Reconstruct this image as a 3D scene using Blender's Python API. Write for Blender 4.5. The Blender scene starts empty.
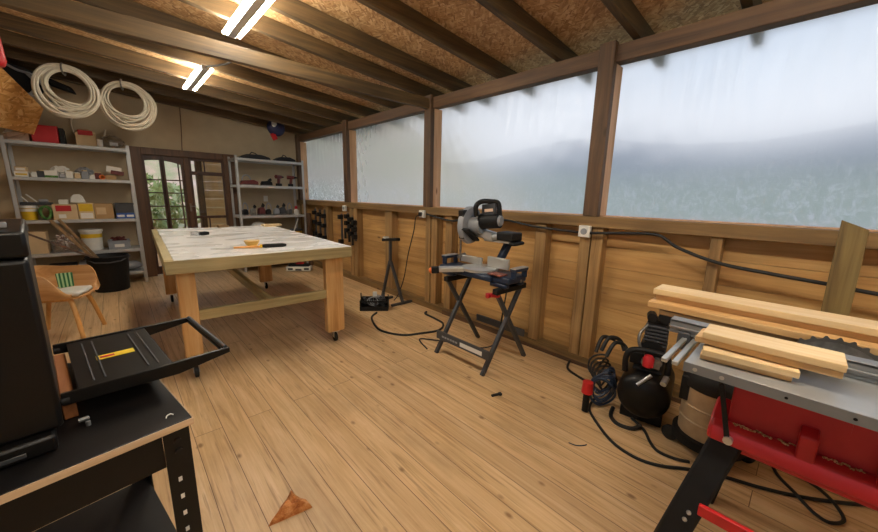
import bpy, bmesh, math, random
from mathutils import Vector, Matrix, Euler
random.seed(7)
scene = bpy.context.scene
COL = scene.collection
PI = math.pi
V = Vector

# ------------------------------------------------------------------ materials
def lin(h):
    h = h.lstrip('#')
    out = []
    for i in (0, 2, 4):
        c = int(h[i:i+2], 16) / 255
        out.append(c/12.92 if c <= .04045 else ((c+.055)/1.055)**2.4)
    return (*out, 1)

class NT:
    def __init__(s, name):
        s.m = bpy.data.materials.new(name); s.m.use_nodes = True
        s.t = s.m.node_tree; s.t.nodes.clear()
        s.out = s.n('ShaderNodeOutputMaterial')
    def n(s, typ, **kw):
        nd = s.t.nodes.new(typ)
        for k, v in kw.items():
            if k in nd.bl_rna.properties: setattr(nd, k, v)
            else: nd.inputs[k].default_value = v
        return nd
    def l(s, a, ao, b, bi): s.t.links.new(a.outputs[ao], b.inputs[bi])
    def ramp(s, stops, interp='LINEAR'):
        r = s.n('ShaderNodeValToRGB'); e = r.color_ramp.elements
        r.color_ramp.interpolation = interp
        while len(e) < len(stops): e.new(.5)
        for x, (p, c) in zip(e, stops): x.position = p; x.color = c
        return r
    def mapped(s, scale=(1, 1, 1), rot=(0, 0, 0), loc=(0, 0, 0), coord='Object'):
        tc = s.n('ShaderNodeTexCoord'); mp = s.n('ShaderNodeMapping')
        mp.inputs['Scale'].default_value = scale; mp.inputs['Rotation'].default_value = rot
        mp.inputs['Location'].default_value = loc
        s.l(tc, coord, mp, 'Vector'); return mp

def plain(name, col, rough=.5, metal=0, noise=.12, nscale=18, bump=0, coat=0, spec=None):
    """solid colour with a slight mottling"""
    t = NT(name); p = t.n('ShaderNodeBsdfPrincipled', Roughness=rough, Metallic=metal)
    if coat: p.inputs['Coat Weight'].default_value = coat
    if spec is not None: p.inputs['Specular IOR Level'].default_value = spec
    c = lin(col)
    mp = t.mapped(); nz = t.n('ShaderNodeTexNoise', Scale=nscale, Detail=4.0)
    t.l(mp, 'Vector', nz, 'Vector')
    a = tuple(x*(1-noise) for x in c[:3]) + (1,); b = tuple(min(1, x*(1+noise)) for x in c[:3]) + (1,)
    r = t.ramp([(.3, a), (.7, b)]); t.l(nz, 'Fac', r, 'Fac'); t.l(r, 'Color', p, 'Base Color')
    if bump:
        bp = t.n('ShaderNodeBump', Strength=bump, Distance=.01); t.l(nz, 'Fac', bp, 'Height'); t.l(bp, 'Normal', p, 'Normal')
    t.l(p, 'BSDF', t.out, 'Surface'); return t.m

def wood(name, dark, mid, light, axis='X', rough=.55, grain=1.0, knots=True, board=None, bumpy=.15, off=0, tint=.85):
    """grain drawn along one axis; board=(axis, pitch) tints each board separately"""
    t = NT(name); p = t.n('ShaderNodeBsdfPrincipled', Roughness=rough)
    long, cross = 1.1*grain, 22*grain
    sc = {'X': (long, cross, cross), 'Y': (cross, long, cross), 'Z': (cross, cross, long)}[axis]
    mp = t.mapped(sc, loc=(off, off*.7, off*1.3))
    vec = mp
    oi = t.n('ShaderNodeObjectInfo')
    add = t.n('ShaderNodeVectorMath', operation='ADD'); sc2 = t.n('ShaderNodeVectorMath', operation='SCALE'); sc2.inputs['Scale'].default_value = 37
    cmb = t.n('ShaderNodeCombineXYZ')
    for k in 'XYZ': t.l(oi, 'Random', cmb, k)
    t.l(cmb, 'Vector', sc2, 0); t.l(mp, 'Vector', add, 0); t.l(sc2, 'Vector', add, 1)
    nz = t.n('ShaderNodeTexNoise', Scale=1.0, Detail=6.0, Roughness=.65, Distortion=.6); t.l(add, 'Vector', nz, 'Vector')
    r = t.ramp([(.28, lin(dark)), (.5, lin(mid)), (.72, lin(light))]); t.l(nz, 'Fac', r, 'Fac')
    col, out = r, 'Color'
    # broad patches
    mp2 = t.mapped((2.2, 2.2, 2.2)); n2 = t.n('ShaderNodeTexNoise', Scale=1.0, Detail=2.0); t.l(mp2, 'Vector', n2, 'Vector')
    r2 = t.ramp([(.3, (.78, .76, .74, 1)), (.7, (1.12, 1.12, 1.12, 1))]); t.l(n2, 'Fac', r2, 'Fac')
    mx = t.n('ShaderNodeMix', data_type='RGBA', blend_type='MULTIPLY'); mx.inputs['Factor'].default_value = .8
    t.l(col, out, mx, 6); t.l(r2, 'Color', mx, 7); col, out = mx, 2
    if board:
        ax, pitch, o = board
        tc = t.n('ShaderNodeTexCoord'); sp = t.n('ShaderNodeSeparateXYZ'); t.l(tc, 'Object', sp, 'Vector')
        ma = t.n('ShaderNodeMath', operation='ADD'); ma.inputs[1].default_value = -o; t.l(sp, ax, ma, 0)
        md = t.n('ShaderNodeMath', operation='DIVIDE'); md.inputs[1].default_value = pitch; t.l(ma, 0, md, 0)
        fl = t.n('ShaderNodeMath', operation='FLOOR'); t.l(md, 0, fl, 0)
        wn = t.n('ShaderNodeTexWhiteNoise', noise_dimensions='1D'); t.l(fl, 0, wn, 'W')
        r3 = t.ramp([(0, (.74, .70, .68, 1)), (1, (1.15, 1.12, 1.08, 1))]); t.l(wn, 'Value', r3, 'Fac')
        m3 = t.n('ShaderNodeMix', data_type='RGBA', blend_type='MULTIPLY'); m3.inputs['Factor'].default_value = tint
        t.l(col, out, m3, 6); t.l(r3, 'Color', m3, 7); col, out = m3, 2
    if knots:
        ks = {'X': (1.6, 5, 5), 'Y': (5, 1.6, 5), 'Z': (5, 5, 1.6)}[axis]
        mk = t.mapped(ks); vo = t.n('ShaderNodeTexVoronoi', Scale=1.0); 
        ad2 = t.n('ShaderNodeVectorMath', operation='ADD'); t.l(mk, 'Vector', ad2, 0); t.l(sc2, 'Vector', ad2, 1)
        t.l(ad2, 'Vector', vo, 'Vector')
        rk = t.ramp([(.035, (1, 1, 1, 1)), (.085, (0, 0, 0, 1))]); t.l(vo, 'Distance', rk, 'Fac')
        mk2 = t.n('ShaderNodeMix', data_type='RGBA'); dk = lin(dark)
        mk2.inputs[7].default_value = (dk[0]*.45, dk[1]*.4, dk[2]*.38, 1)
        t.l(rk, 'Color', mk2, 'Factor'); t.l(col, out, mk2, 6); col, out = mk2, 2
    t.l(col, out, p, 'Base Color')
    if bumpy:
        b = t.n('ShaderNodeBump', Strength=bumpy, Distance=.004); t.l(nz, 'Fac', b, 'Height'); t.l(b, 'Normal', p, 'Normal')
    t.l(p, 'BSDF', t.out, 'Surface'); return t.m

def osb(name, tones, scale=1.0):
    """oriented strand board: overlapping slivers in several directions"""
    t = NT(name); p = t.n('ShaderNodeBsdfPrincipled', Roughness=.6)
    cols = []
    for i, rot in enumerate(((.2, .1, .25), (.1, .3, 1.35), (.3, 0, 2.4))):
        mp = t.mapped((1, 1, 1), rot=rot); m2 = t.n('ShaderNodeMapping'); m2.inputs['Scale'].default_value = (14*scale, 60*scale, 14*scale)
        t.l(mp, 'Vector', m2, 'Vector')
        vo = t.n('ShaderNodeTexVoronoi', Scale=1.0, Randomness=1.0); t.l(m2, 'Vector', vo, 'Vector')
        bw = t.n('ShaderNodeSeparateColor'); t.l(vo, 'Color', bw, 'Color'); cols.append((bw, vo))
    r = t.ramp([(.05, lin(tones[0])), (.35, lin(tones[1])), (.65, lin(tones[2])), (.95, lin(tones[3]))])
    t.l(cols[0][0], 'Red', r, 'Fac')
    last = r; lo = 'Color'
    for i in (1, 2):
        rr = t.ramp([(.05, lin(tones[0])), (.35, lin(tones[1])), (.65, lin(tones[2])), (.95, lin(tones[3]))])
        t.l(cols[i][0], 'Green', rr, 'Fac')
        st = t.ramp([(.52, (0, 0, 0, 1)), (.58, (1, 1, 1, 1))]); t.l(cols[i][0], 'Blue', st, 'Fac')
        mx = t.n('ShaderNodeMix', data_type='RGBA'); t.l(st, 'Color', mx, 'Factor'); t.l(last, lo, mx, 6); t.l(rr, 'Color', mx, 7)
        last, lo = mx, 2
    t.l(last, lo, p, 'Base Color')
    b = t.n('ShaderNodeBump', Strength=.25, Distance=.004); t.l(cols[1][0], 'Red', b, 'Height'); t.l(b, 'Normal', p, 'Normal')
    t.l(p, 'BSDF', t.out, 'Surface'); return t.m

def floor_mat():
    t = NT('floor_planks'); p = t.n('ShaderNodeBsdfPrincipled', Roughness=.42)
    tc = t.n('ShaderNodeTexCoord'); sp = t.n('ShaderNodeSeparateXYZ'); t.l(tc, 'Object', sp, 'Vector')
    cx = t.n('ShaderNodeCombineXYZ')      # rows run along Y
    ax = t.n('ShaderNodeMath', operation='ADD'); ax.inputs[1].default_value = 3 - .016; t.l(sp, 'X', ax, 0)
    t.l(sp, 'Y', cx, 'X'); t.l(ax, 0, cx, 'Y')
    br = t.n('ShaderNodeTexBrick', offset=.37, offset_frequency=2)
    br.inputs['Scale'].default_value = 1; br.inputs['Mortar Size'].default_value = .0018
    br.inputs['Mortar Smooth'].default_value = .35; br.inputs['Bias'].default_value = 0
    br.inputs['Brick Width'].default_value = 3.3; br.inputs['Row Height'].default_value = .1315
    br.inputs['Color1'].default_value = (0, 0, 0, 1); br.inputs['Color2'].default_value = (1, 1, 1, 1); br.inputs['Mortar'].default_value = (.5, .5, .5, 1)
    t.l(cx, 'Vector', br, 'Vector')
    # grain, shifted per plank
    cmb = t.n('ShaderNodeVectorMath', operation='SCALE'); cmb.inputs['Scale'].default_value = 23
    t.l(br, 'Color', cmb, 0)
    mp = t.mapped((26, 1.0, 17)); add = t.n('ShaderNodeVectorMath', operation='ADD'); t.l(mp, 'Vector', add, 0); t.l(cmb, 'Vector', add, 1)
    nz = t.n('ShaderNodeTexNoise', Scale=1.0, Detail=7.0, Roughness=.68, Distortion=1.1); t.l(add, 'Vector', nz, 'Vector')
    r = t.ramp([(.25, lin('#977750')), (.42, lin('#c3a174')), (.58, lin('#d1b186')), (.8, lin('#e0c8a4'))]); t.l(nz, 'Fac', r, 'Fac')
    rt = t.ramp([(0, (.88, .85, .82, 1)), (.5, (1, .98, .95, 1)), (1, (1.07, 1.06, 1.03, 1))]); t.l(br, 'Color', rt, 'Fac')
    m1 = t.n('ShaderNodeMix', data_type='RGBA', blend_type='MULTIPLY'); m1.inputs['Factor'].default_value = .8
    t.l(r, 'Color', m1, 6); t.l(rt, 'Color', m1, 7)
    # scuffs and wear
    mp2 = t.mapped((2.6, 1.3, 2)); n2 = t.n('ShaderNodeTexNoise', Scale=1.0, Detail=5.0, Roughness=.6); t.l(mp2, 'Vector', n2, 'Vector')
    r2 = t.ramp([(.3, (.74, .73, .72, 1)), (.48, (1, 1, 1, 1)), (.7, (1.10, 1.10, 1.12, 1))]); t.l(n2, 'Fac', r2, 'Fac')
    m2 = t.n('ShaderNodeMix', data_type='RGBA', blend_type='MULTIPLY'); m2.inputs['Factor'].default_value = .9
    t.l(m1, 2, m2, 6); t.l(r2, 'Color', m2, 7)
    # knots
    mk = t.mapped((8, 4.5, 5)); ak = t.n('ShaderNodeVectorMath', operation='ADD'); t.l(mk, 'Vector', ak, 0); t.l(cmb, 'Vector', ak, 1)
    vo = t.n('ShaderNodeTexVoronoi', Scale=1.0); t.l(ak, 'Vector', vo, 'Vector')
    rk = t.ramp([(.05, (.8, .8, .8, 1)), (.12, (0, 0, 0, 1))]); t.l(vo, 'Distance', rk, 'Fac')
    m3 = t.n('ShaderNodeMix', data_type='RGBA'); m3.inputs[7].default_value = lin('#7a5632'); t.l(rk, 'Color', m3, 'Factor'); t.l(m2, 2, m3, 6)
    # fine dark checks and scratches
    mp4 = t.mapped((75, 3.0, 20)); a4 = t.n('ShaderNodeVectorMath', operation='ADD'); t.l(mp4, 'Vector', a4, 0); t.l(cmb, 'Vector', a4, 1)
    n4 = t.n('ShaderNodeTexNoise', Scale=1.0, Detail=3.0); t.l(a4, 'Vector', n4, 'Vector')
    r4 = t.ramp([(.59, (0, 0, 0, 1)), (.70, (.6, .6, .6, 1))]); t.l(n4, 'Fac', r4, 'Fac')
    m5 = t.n('ShaderNodeMix', data_type='RGBA'); m5.inputs[7].default_value = lin('#8a6740'); t.l(r4, 'Color', m5, 'Factor'); t.l(m3, 2, m5, 6)
    m4 = t.n('ShaderNodeMix', data_type='RGBA'); m4.inputs[7].default_value = lin('#6b4f31'); t.l(br, 'Fac', m4, 'Factor'); t.l(m5, 2, m4, 6)
    t.l(m4, 2, p, 'Base Color')
    inv = t.n('ShaderNodeMath', operation='SUBTRACT'); inv.inputs[0].default_value = 1; t.l(br, 'Fac', inv, 1)
    b = t.n('ShaderNodeBump', Strength=.5, Distance=.004); t.l(inv, 0, b, 'Height')
    b2 = t.n('ShaderNodeBump', Strength=.12, Distance=.003); t.l(nz, 'Fac', b2, 'Height'); t.l(b, 'Normal', b2, 'Normal'); t.l(b2, 'Normal', p, 'Normal')
    t.l(p, 'BSDF', t.out, 'Surface'); return t.m

def film_mat():
    """polythene sheeting: milky, lets part of the view through blurred"""
    t = NT('polythene_film')
    tr = t.n('ShaderNodeBsdfTranslucent'); tr.inputs['Color'].default_value = (.90, .90, .92, 1)
    rf = t.n('ShaderNodeBsdfRefraction', Roughness=.60, IOR=1.15); rf.inputs['Color'].default_value = (.9, .92, .94, 1)
    tp = t.n('ShaderNodeBsdfTransparent'); tp.inputs['Color'].default_value = (.93, .95, .97, 1)
    gl = t.n('ShaderNodeBsdfGlossy', Roughness=.3)
    mp = t.mapped((1, 5.5, .6), rot=(.35, 0, 0)); n1 = t.n('ShaderNodeTexNoise', Scale=2.0, Detail=4.0, Distortion=.8); t.l(mp, 'Vector', n1, 'Vector')
    bp = t.n('ShaderNodeBump', Strength=.35, Distance=.03); t.l(n1, 'Fac', bp, 'Height')
    for s in (tr, gl): t.l(bp, 'Normal', s, 'Normal')
    # scuffed, frosted patches low on the sheet
    mp2 = t.mapped((1, 10, 8)); n2 = t.n('ShaderNodeTexNoise', Scale=2.0, Detail=6.0, Roughness=.75, Distortion=2.2); t.l(mp2, 'Vector', n2, 'Vector')
    r2 = t.ramp([(.48, (0, 0, 0, 1)), (.64, (.75, .75, .75, 1))]); t.l(n2, 'Fac', r2, 'Fac')
    tc = t.n('ShaderNodeTexCoord'); sp = t.n('ShaderNodeSeparateXYZ'); t.l(tc, 'Object', sp, 'Vector')
    mr = t.n('ShaderNodeMapRange'); mr.inputs[1].default_value = 1.62; mr.inputs[2].default_value = 1.3; t.l(sp, 'Z', mr, 0)
    mu = t.n('ShaderNodeMath', operation='MULTIPLY'); t.l(r2, 'Color', mu, 0); t.l(mr, 0, mu, 1)
    m0 = t.n('ShaderNodeMixShader'); m0.inputs[0].default_value = FILM[0]     # blurred view vs clear
    t.l(rf, 0, m0, 1); t.l(tp, 0, m0, 2)
    m1 = t.n('ShaderNodeMixShader')
    mp3 = t.mapped((1, 9, 1.8), rot=(.55, 0, 0)); n3 = t.n('ShaderNodeTexNoise', Scale=1.0, Detail=3.0, Distortion=.5); t.l(mp3, 'Vector', n3, 'Vector')
    r3 = t.ramp([(.5, (0, 0, 0, 1)), (.58, (.06, .06, .06, 1)), (.66, (0, 0, 0, 1))]); t.l(n3, 'Fac', r3, 'Fac')
    mh = t.n('ShaderNodeMapRange'); mh.inputs[1].default_value = 1.55; mh.inputs[2].default_value = 2.1; t.l(sp, 'Z', mh, 0)
    mu3 = t.n('ShaderNodeMath', operation='MULTIPLY'); t.l(r3, 'Color', mu3, 0); t.l(mh, 0, mu3, 1)
    ad0 = t.n('ShaderNodeMath', operation='ADD'); t.l(mu3, 0, ad0, 0); t.l(mu, 0, ad0, 1)
    ad = t.n('ShaderNodeMath', operation='ADD', use_clamp=True); ad.inputs[1].default_value = FILM[1]; t.l(ad0, 0, ad, 0)
    t.l(ad, 0, m1, 0); t.l(m0, 0, m1, 1); t.l(tr, 0, m1, 2)
    m2 = t.n('ShaderNodeMixShader'); m2.inputs[0].default_value = .02; t.l(m1, 0, m2, 1); t.l(gl, 0, m2, 2)
    t.l(m2, 0, t.out, 'Surface'); return t.m
FILM = (.10, .30)


def emit(name, col, strength):
    t = NT(name); e = t.n('ShaderNodeEmission', Strength=strength); e.inputs['Color'].default_value = col
    t.l(e, 0, t.out, 'Surface'); return t.m
def glass(name, tint=(1, 1, 1, 1), gloss=.06, rough=.02):
    t = NT(name); tp = t.n('ShaderNodeBsdfTransparent'); tp.inputs['Color'].default_value = tint
    g = t.n('ShaderNodeBsdfGlossy', Roughness=rough); m = t.n('ShaderNodeMixShader'); m.inputs[0].default_value = gloss
    t.l(tp, 0, m, 1); t.l(g, 0, m, 2); t.l(m, 0, t.out, 'Surface'); return t.m
def speckle(name, cols, scale=60, rough=.7, bump=.3):
    t = NT(name); p = t.n('ShaderNodeBsdfPrincipled', Roughness=rough); mp = t.mapped((scale,)*3)
    vo = t.n('ShaderNodeTexVoronoi', Scale=1.0); t.l(mp, 'Vector', vo, 'Vector'); s = t.n('ShaderNodeSeparateColor'); t.l(vo, 'Color', s, 'Color')
    k = len(cols); r = t.ramp([((i)/(k), lin(c)) for i, c in enumerate(cols)], 'CONSTANT'); t.l(s, 'Red', r, 'Fac'); t.l(r, 'Color', p, 'Base Color')
    b = t.n('ShaderNodeBump', Strength=bump, Distance=.01); t.l(vo, 'Distance', b, 'Height'); t.l(b, 'Normal', p, 'Normal')
    t.l(p, 'BSDF', t.out, 'Surface'); return t.m
def blotch(name, cols, scale, rough=.9, bump=.4, detail=8):
    t = NT(name); p = t.n('ShaderNodeBsdfPrincipled', Roughness=rough); mp = t.mapped((scale,)*3)
    n = t.n('ShaderNodeTexNoise', Scale=1.0, Detail=float(detail), Roughness=.65); t.l(mp, 'Vector', n, 'Vector')
    k = len(cols); r = t.ramp([(.3 + .4*i/(k-1), lin(c)) for i, c in enumerate(cols)]); t.l(n, 'Fac', r, 'Fac'); t.l(r, 'Color', p, 'Base Color')
    b = t.n('ShaderNodeBump', Strength=bump, Distance=.05); t.l(n, 'Fac', b, 'Height'); t.l(b, 'Normal', p, 'Normal')
    t.l(p, 'BSDF', t.out, 'Surface'); return t.m

M = {}
M['floor'] = floor_mat()
M['film'] = film_mat()
M['clad'] = wood('pine_cladding', '#9a7242', '#bb9258', '#cca76e', 'Y', .6, .8, True, ('Z', .155, -.13), tint=.45)
M['post'] = wood('dark_stained_post', '#3d2d1d', '#583f29', '#6d5235', 'Z', .6)
M['stud'] = wood('treated_stud', '#6e5430', '#977548', '#b08e5c', 'Z', .65)
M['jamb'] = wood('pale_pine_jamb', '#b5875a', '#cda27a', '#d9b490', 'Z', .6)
M['beamY'] = wood('dark_stained_beam', '#453020', '#5f442c', '#755738', 'Y', .6)
M['sillY'] = wood('treated_sill', '#5e472a', '#7c6038', '#937548', 'Y', .6)
M['rafter'] = wood('treated_rafter', '#37291a', '#564327', '#735a36', 'X', .65)
M['osb'] = osb('roof_strand_board', ('#946c42', '#b08656', '#c09868', '#d2b084'), 1.25)
M['osb2'] = osb('offcut_strand_board', ('#b47a3c', '#cd934e', '#d8a05c', '#e4b678'), .8)
M['plaster'] = plain('beige_plaster', '#b5a386', .9, noise=.06, nscale=5, bump=.05)
M['door'] = wood('dark_brown_door', '#2f1b10', '#472a1a', '#5a3722', 'Z', .5, knots=False)
M['doorf'] = wood('brown_door_frame', '#3f2a19', '#5a3d26', '#6c4c31', 'Z', .55, knots=False)
M['glass'] = glass('door_glass', (.96, .97, .96, 1), .05)
M['galv'] = plain('grey_painted_steel', '#b9bab8', .4, .35, .05, 8)
M['tablewood'] = wood('pressure_treated_rail', '#857750', '#a8986b', '#bcae84', 'X', .6)
M['tablewoodY'] = wood('pressure_treated_side', '#857750', '#a8986b', '#bcae84', 'Y', .6)
M['legwood'] = wood('orange_pine_leg', '#b07d44', '#d1a266', '#dfbb86', 'Z', .5)
M['laminate'] = None
M['black'] = plain('black_powder_coat', '#0d0c0c', .38, 0, .15, 40, spec=.3)
M['blackm'] = plain('matt_black', '#131212', .6, 0, .2, 30, spec=.3)
M['blackply'] = plain('black_film_ply', '#121010', .42, 0, .35, 9, .04, spec=.3)
M['plyedge'] = wood('ply_edge', '#b39470', '#cdb08c', '#d8c0a0', 'X', .6, 3, False)
M['steel'] = plain('bright_steel', '#c8c8c6', .28, .9, .05)
M['alu'] = plain('aluminium', '#c3c3bf', .35, .7, .05)
M['alud'] = plain('dull_aluminium', '#8d8f8f', .4, .6, .08)
M['yellow'] = plain('yellow_label', '#e3c423', .5, 0, .04)
M['red'] = plain('red_plastic', '#b01a22', .42, 0, .08, 10)
M['redpaint'] = plain('red_paint', '#c01f22', .4, 0, .06)
M['sawtop'] = plain('grey_saw_table', '#a9abab', .38, .45, .06, 14)
M['sawlip'] = plain('grey_saw_rim', '#85898c', .4, .45, .05, 14)
M['dust'] = speckle('sawdust', ['#c9a878', '#b08a58', '#d9bd92', '#9c7446'], 300)
M['pinelight'] = wood('fresh_pine_plank', '#d3ac74', '#e5c692', '#eed6ac', 'Y', .5, 1.0)
M['pinemid'] = wood('knotty_pine_plank', '#b88c56', '#d0a870', '#e0bf8e', 'Y', .5, 1.0)
M['pineold'] = wood('weathered_plank', '#5f4a2e', '#84663f', '#9c7d54', 'Y', .6, 1.0)
M['green'] = wood('green_treated_plank', '#5c4a28', '#7d683c', '#93804e', 'Z', .65)
M['plastic'] = plain('white_plastic', '#dcdad2', .45, 0, .04)
M['cream'] = plain('cream_hose', '#cfc4ae', .5, 0, .06)
M['rubber'] = plain('black_rubber', '#121212', .6, 0, .2)
M['navy'] = plain('dark_blue_casting', '#1d2c42', .42, .1, .12)
M['bluehose'] = plain('blue_black_hose', '#1c2c42', .45, 0, .1)
M['orange'] = plain('orange_plastic', '#e8742a', .45, 0, .05)
M['card'] = plain('brown_cardboard', '#b08d60', .8, 0, .08, 12)
M['cardl'] = plain('pale_cardboard', '#cdb289', .8, 0, .06, 12)
M['paper'] = plain('white_paper', '#e2ddd2', .8, 0, .04)
M['pinkwhite'] = speckle('pink_white_bits', ['#d9c8bd', '#b99a90', '#efe6dc', '#8f6f66'], 35)
M['greyp'] = plain('grey_plastic', '#8d8f92', .5, 0, .06)
M['dgrey'] = plain('dark_grey_plastic', '#3a3b3e', .5, 0, .1)
M['green2'] = blotch('green_cloth', ['#2c4a22', '#4c7a35', '#7fa35a'], 20)
M['greenstripe'] = None
M['yelp'] = plain('yellow_plastic', '#d6b021', .45, 0, .06)
M['maroon'] = plain('dark_red_tool', '#5e2320', .45, 0, .15)
M['bluep'] = plain('blue_box', '#2c5aa8', .5, 0, .06)
M['oak'] = wood('bent_plywood', '#b27a42', '#d2a067', '#e2b987', 'X', .4, .6, False)
M['oakz'] = wood('beech_leg', '#b9803f', '#d8a25c', '#e6b878', 'Z', .4, .8, False)
M['fabric'] = plain('black_cloth', '#191a1d', .9, 0, .2, 60)
M['clear'] = glass('clear_plastic', (.93, .94, .95, 1), .18, .25)
M['canvas'] = plain('dusty_steel_drum', '#b09a7c', .5, .35, .25, 9)
M['bark'] = blotch('orange_scrap', ['#8a4a1e', '#b5692f', '#cf8a4c', '#d9a06a'], 30, .8, .5)
M['tube'] = emit('lamp_tube', (1, .95, .83, 1), 92)
M['lampbody'] = plain('lamp_white_metal', '#cfcdc6', .35, .2, .03)
M['pinkcard'] = plain('pale_pink_card', '#e0c2a8', .8, 0, .04)
M['shine'] = plain('worn_steel_tool', '#7d7a76', .35, .7, .3, 40)

def laminate_mat():
    t = NT('white_laminate'); p = t.n('ShaderNodeBsdfPrincipled', Roughness=.2)
    mp = t.mapped((2, 3.5, 2)); n = t.n('ShaderNodeTexNoise', Scale=1.2, Detail=3.0, Roughness=.5); t.l(mp, 'Vector', n, 'Vector')
    r = t.ramp([(.3, lin('#d6d3cc')), (.5, lin('#dcdad6')), (.7, lin('#e1e0de'))]); t.l(n, 'Fac', r, 'Fac'); t.l(r, 'Color', p, 'Base Color')
    mr = t.n('ShaderNodeMapRange'); mr.inputs[3].default_value = .14; mr.inputs[4].default_value = .42; t.l(n, 'Fac', mr, 0); t.l(mr, 0, p, 'Roughness')
    t.l(p, 'BSDF', t.out, 'Surface'); return t.m
M['laminate'] = laminate_mat()
def stripes():
    t = NT('green_stripes'); p = t.n('ShaderNodeBsdfPrincipled', Roughness=.7); mp = t.mapped((1, 1, 1), rot=(0, 0, .4))
    w = t.n('ShaderNodeTexWave', Scale=14.0); t.l(mp, 'Vector', w, 'Vector')
    r = t.ramp([(.4, lin('#1f6a3c')), (.6, lin('#a9cf9a'))]); t.l(w, 'Fac', r, 'Fac'); t.l(r, 'Color', p, 'Base Color'); t.l(p, 'BSDF', t.out, 'Surface'); return t.m
M['greenstripe'] = stripes()

# ------------------------------------------------------------------ mesh building
class MB:
    def __init__(s): s.bm = bmesh.new()
    def _hull(s, pts, faces):
        vs = [s.bm.verts.new(p) for p in pts]
        for f in faces: s.bm.faces.new([vs[i] for i in f])
        return s
    def boxm(s, mat, sx, sy, sz, taper=(1, 1)):
        a, b, c = sx/2, sy/2, sz/2; tx, ty = taper
        pts = [V((-a, -b, -c)), V((a, -b, -c)), V((a, b, -c)), V((-a, b, -c)), V((-a*tx, -b*ty, c)), V((a*tx, -b*ty, c)), V((a*tx, b*ty, c)), V((-a*tx, b*ty, c))]
        return s._hull([mat @ p for p in pts], [(3, 2, 1, 0), (4, 5, 6, 7), (0, 1, 5, 4), (1, 2, 6, 5), (2, 3, 7, 6), (3, 0, 4, 7)])
    def box(s, x0, x1, y0, y1, z0, z1, rz=0, taper=(1, 1)):
        m = Matrix.Translation(((x0+x1)/2, (y0+y1)/2, (z0+z1)/2)) @ Matrix.Rotation(rz, 4, 'Z')
        return s.boxm(m, x1-x0, y1-y0, z1-z0, taper)
    def bar(s, p0, p1, w, h, up=(0, 0, 1)):
        """rectangular bar from p0 to p1, w across, h in the up direction"""
        p0, p1 = V(p0), V(p1); d = (p1-p0); L = d.length; d.normalize(); u = V(up)
        if abs(d.dot(u)) > .99: u = V((0, 1, 0))
        r = d.cross(u).normalized(); u = r.cross(d)
        m = Matrix((r, d, u)).transposed().to_4x4(); m.translation = (p0+p1)/2
        return s.boxm(m, w, L, h)
    def cyl(s, p0, p1, r0, r1=None, n=20, caps=True):
        r1 = r0 if r1 is None else r1
        p0, p1 = V(p0), V(p1); d = (p1-p0).normalized(); u = V((0, 0, 1)) if abs(d.z) < .95 else V((1, 0, 0))
        a = d.cross(u).normalized(); b = a.cross(d)
        r_a = [s.bm.verts.new(p0+(a*math.cos(2*PI*i/n)+b*math.sin(2*PI*i/n))*r0) for i in range(n)]
        r_b = [s.bm.verts.new(p1+(a*math.cos(2*PI*i/n)+b*math.sin(2*PI*i/n))*r1) for i in range(n)]
        for i in range(n): s.bm.faces.new((r_a[i], r_a[(i+1) % n], r_b[(i+1) % n], r_b[i]))
        if caps: s.bm.faces.new(r_a[::-1]); s.bm.faces.new(r_b)
        return s
    def lathe(s, prof, c=(0, 0, 0), d=(0, 0, 1), n=28):
        """prof: (radius, height) pairs along axis d"""
        c, d = V(c), V(d).normalized(); u = V((0, 0, 1)) if abs(d.z) < .95 else V((1, 0, 0))
        a = d.cross(u).normalized(); b = a.cross(d); rings = []
        for r, h in prof:
            r = max(r, 1e-4)
            rings.append([s.bm.verts.new(c+d*h+(a*math.cos(2*PI*i/n)+b*math.sin(2*PI*i/n))*r) for i in range(n)])
        for q, w in zip(rings, rings[1:]):
            for i in range(n): s.bm.faces.new((q[i], q[(i+1) % n], w[(i+1) % n], w[i]))
        s.bm.faces.new(rings[0][::-1]); s.bm.faces.new(rings[-1]); return s
    def tube(s, pts, r, n=8, closed=False):
        pts = [V(p) for p in pts]; k = len(pts); rings = []; prev = None
        for i in range(k):
            if closed: d = pts[(i+1) % k]-pts[i-1]
            else: d = pts[min(i+1, k-1)]-pts[max(i-1, 0)]
            d.normalize()
            if prev is None:
                u = V((0, 0, 1)) if abs(d.z) < .9 else V((1, 0, 0)); a = d.cross(u).normalized()
            else:
                a = (prev-d*prev.dot(d)); a = a.normalized() if a.length > 1e-6 else d.orthogonal().normalized()
            prev = a; b = d.cross(a)
            rr = r[i] if isinstance(r, (list, tuple)) else r
            rings.append([s.bm.verts.new(pts[i]+(a*math.cos(2*PI*j/n)+b*math.sin(2*PI*j/n))*rr) for j in range(n)])
        for i in range(k if closed else k-1):
            q, w = rings[i], rings[(i+1) % k]
            for j in range(n): s.bm.faces.new((q[j], q[(j+1) % n], w[(j+1) % n], w[j]))
        if not closed: s.bm.faces.new(rings[0][::-1]); s.bm.faces.new(rings[-1])
        return s
    def prism(s, poly, axis, a0, a1):
        """extrude a 2-D outline (in the other two axes, in order) along axis"""
        def P3(u, v, a): return {'X': (a, u, v), 'Y': (u, a, v), 'Z': (u, v, a)}[axis]
        lo = [s.bm.verts.new(P3(u, v, a0)) for u, v in poly]; hi = [s.bm.verts.new(P3(u, v, a1)) for u, v in poly]
        n = len(poly)
        for i in range(n): s.bm.faces.new((lo[i], lo[(i+1) % n], hi[(i+1) % n], hi[i]))
        s.bm.faces.new(lo[::-1]); s.bm.faces.new(hi); return s
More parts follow.
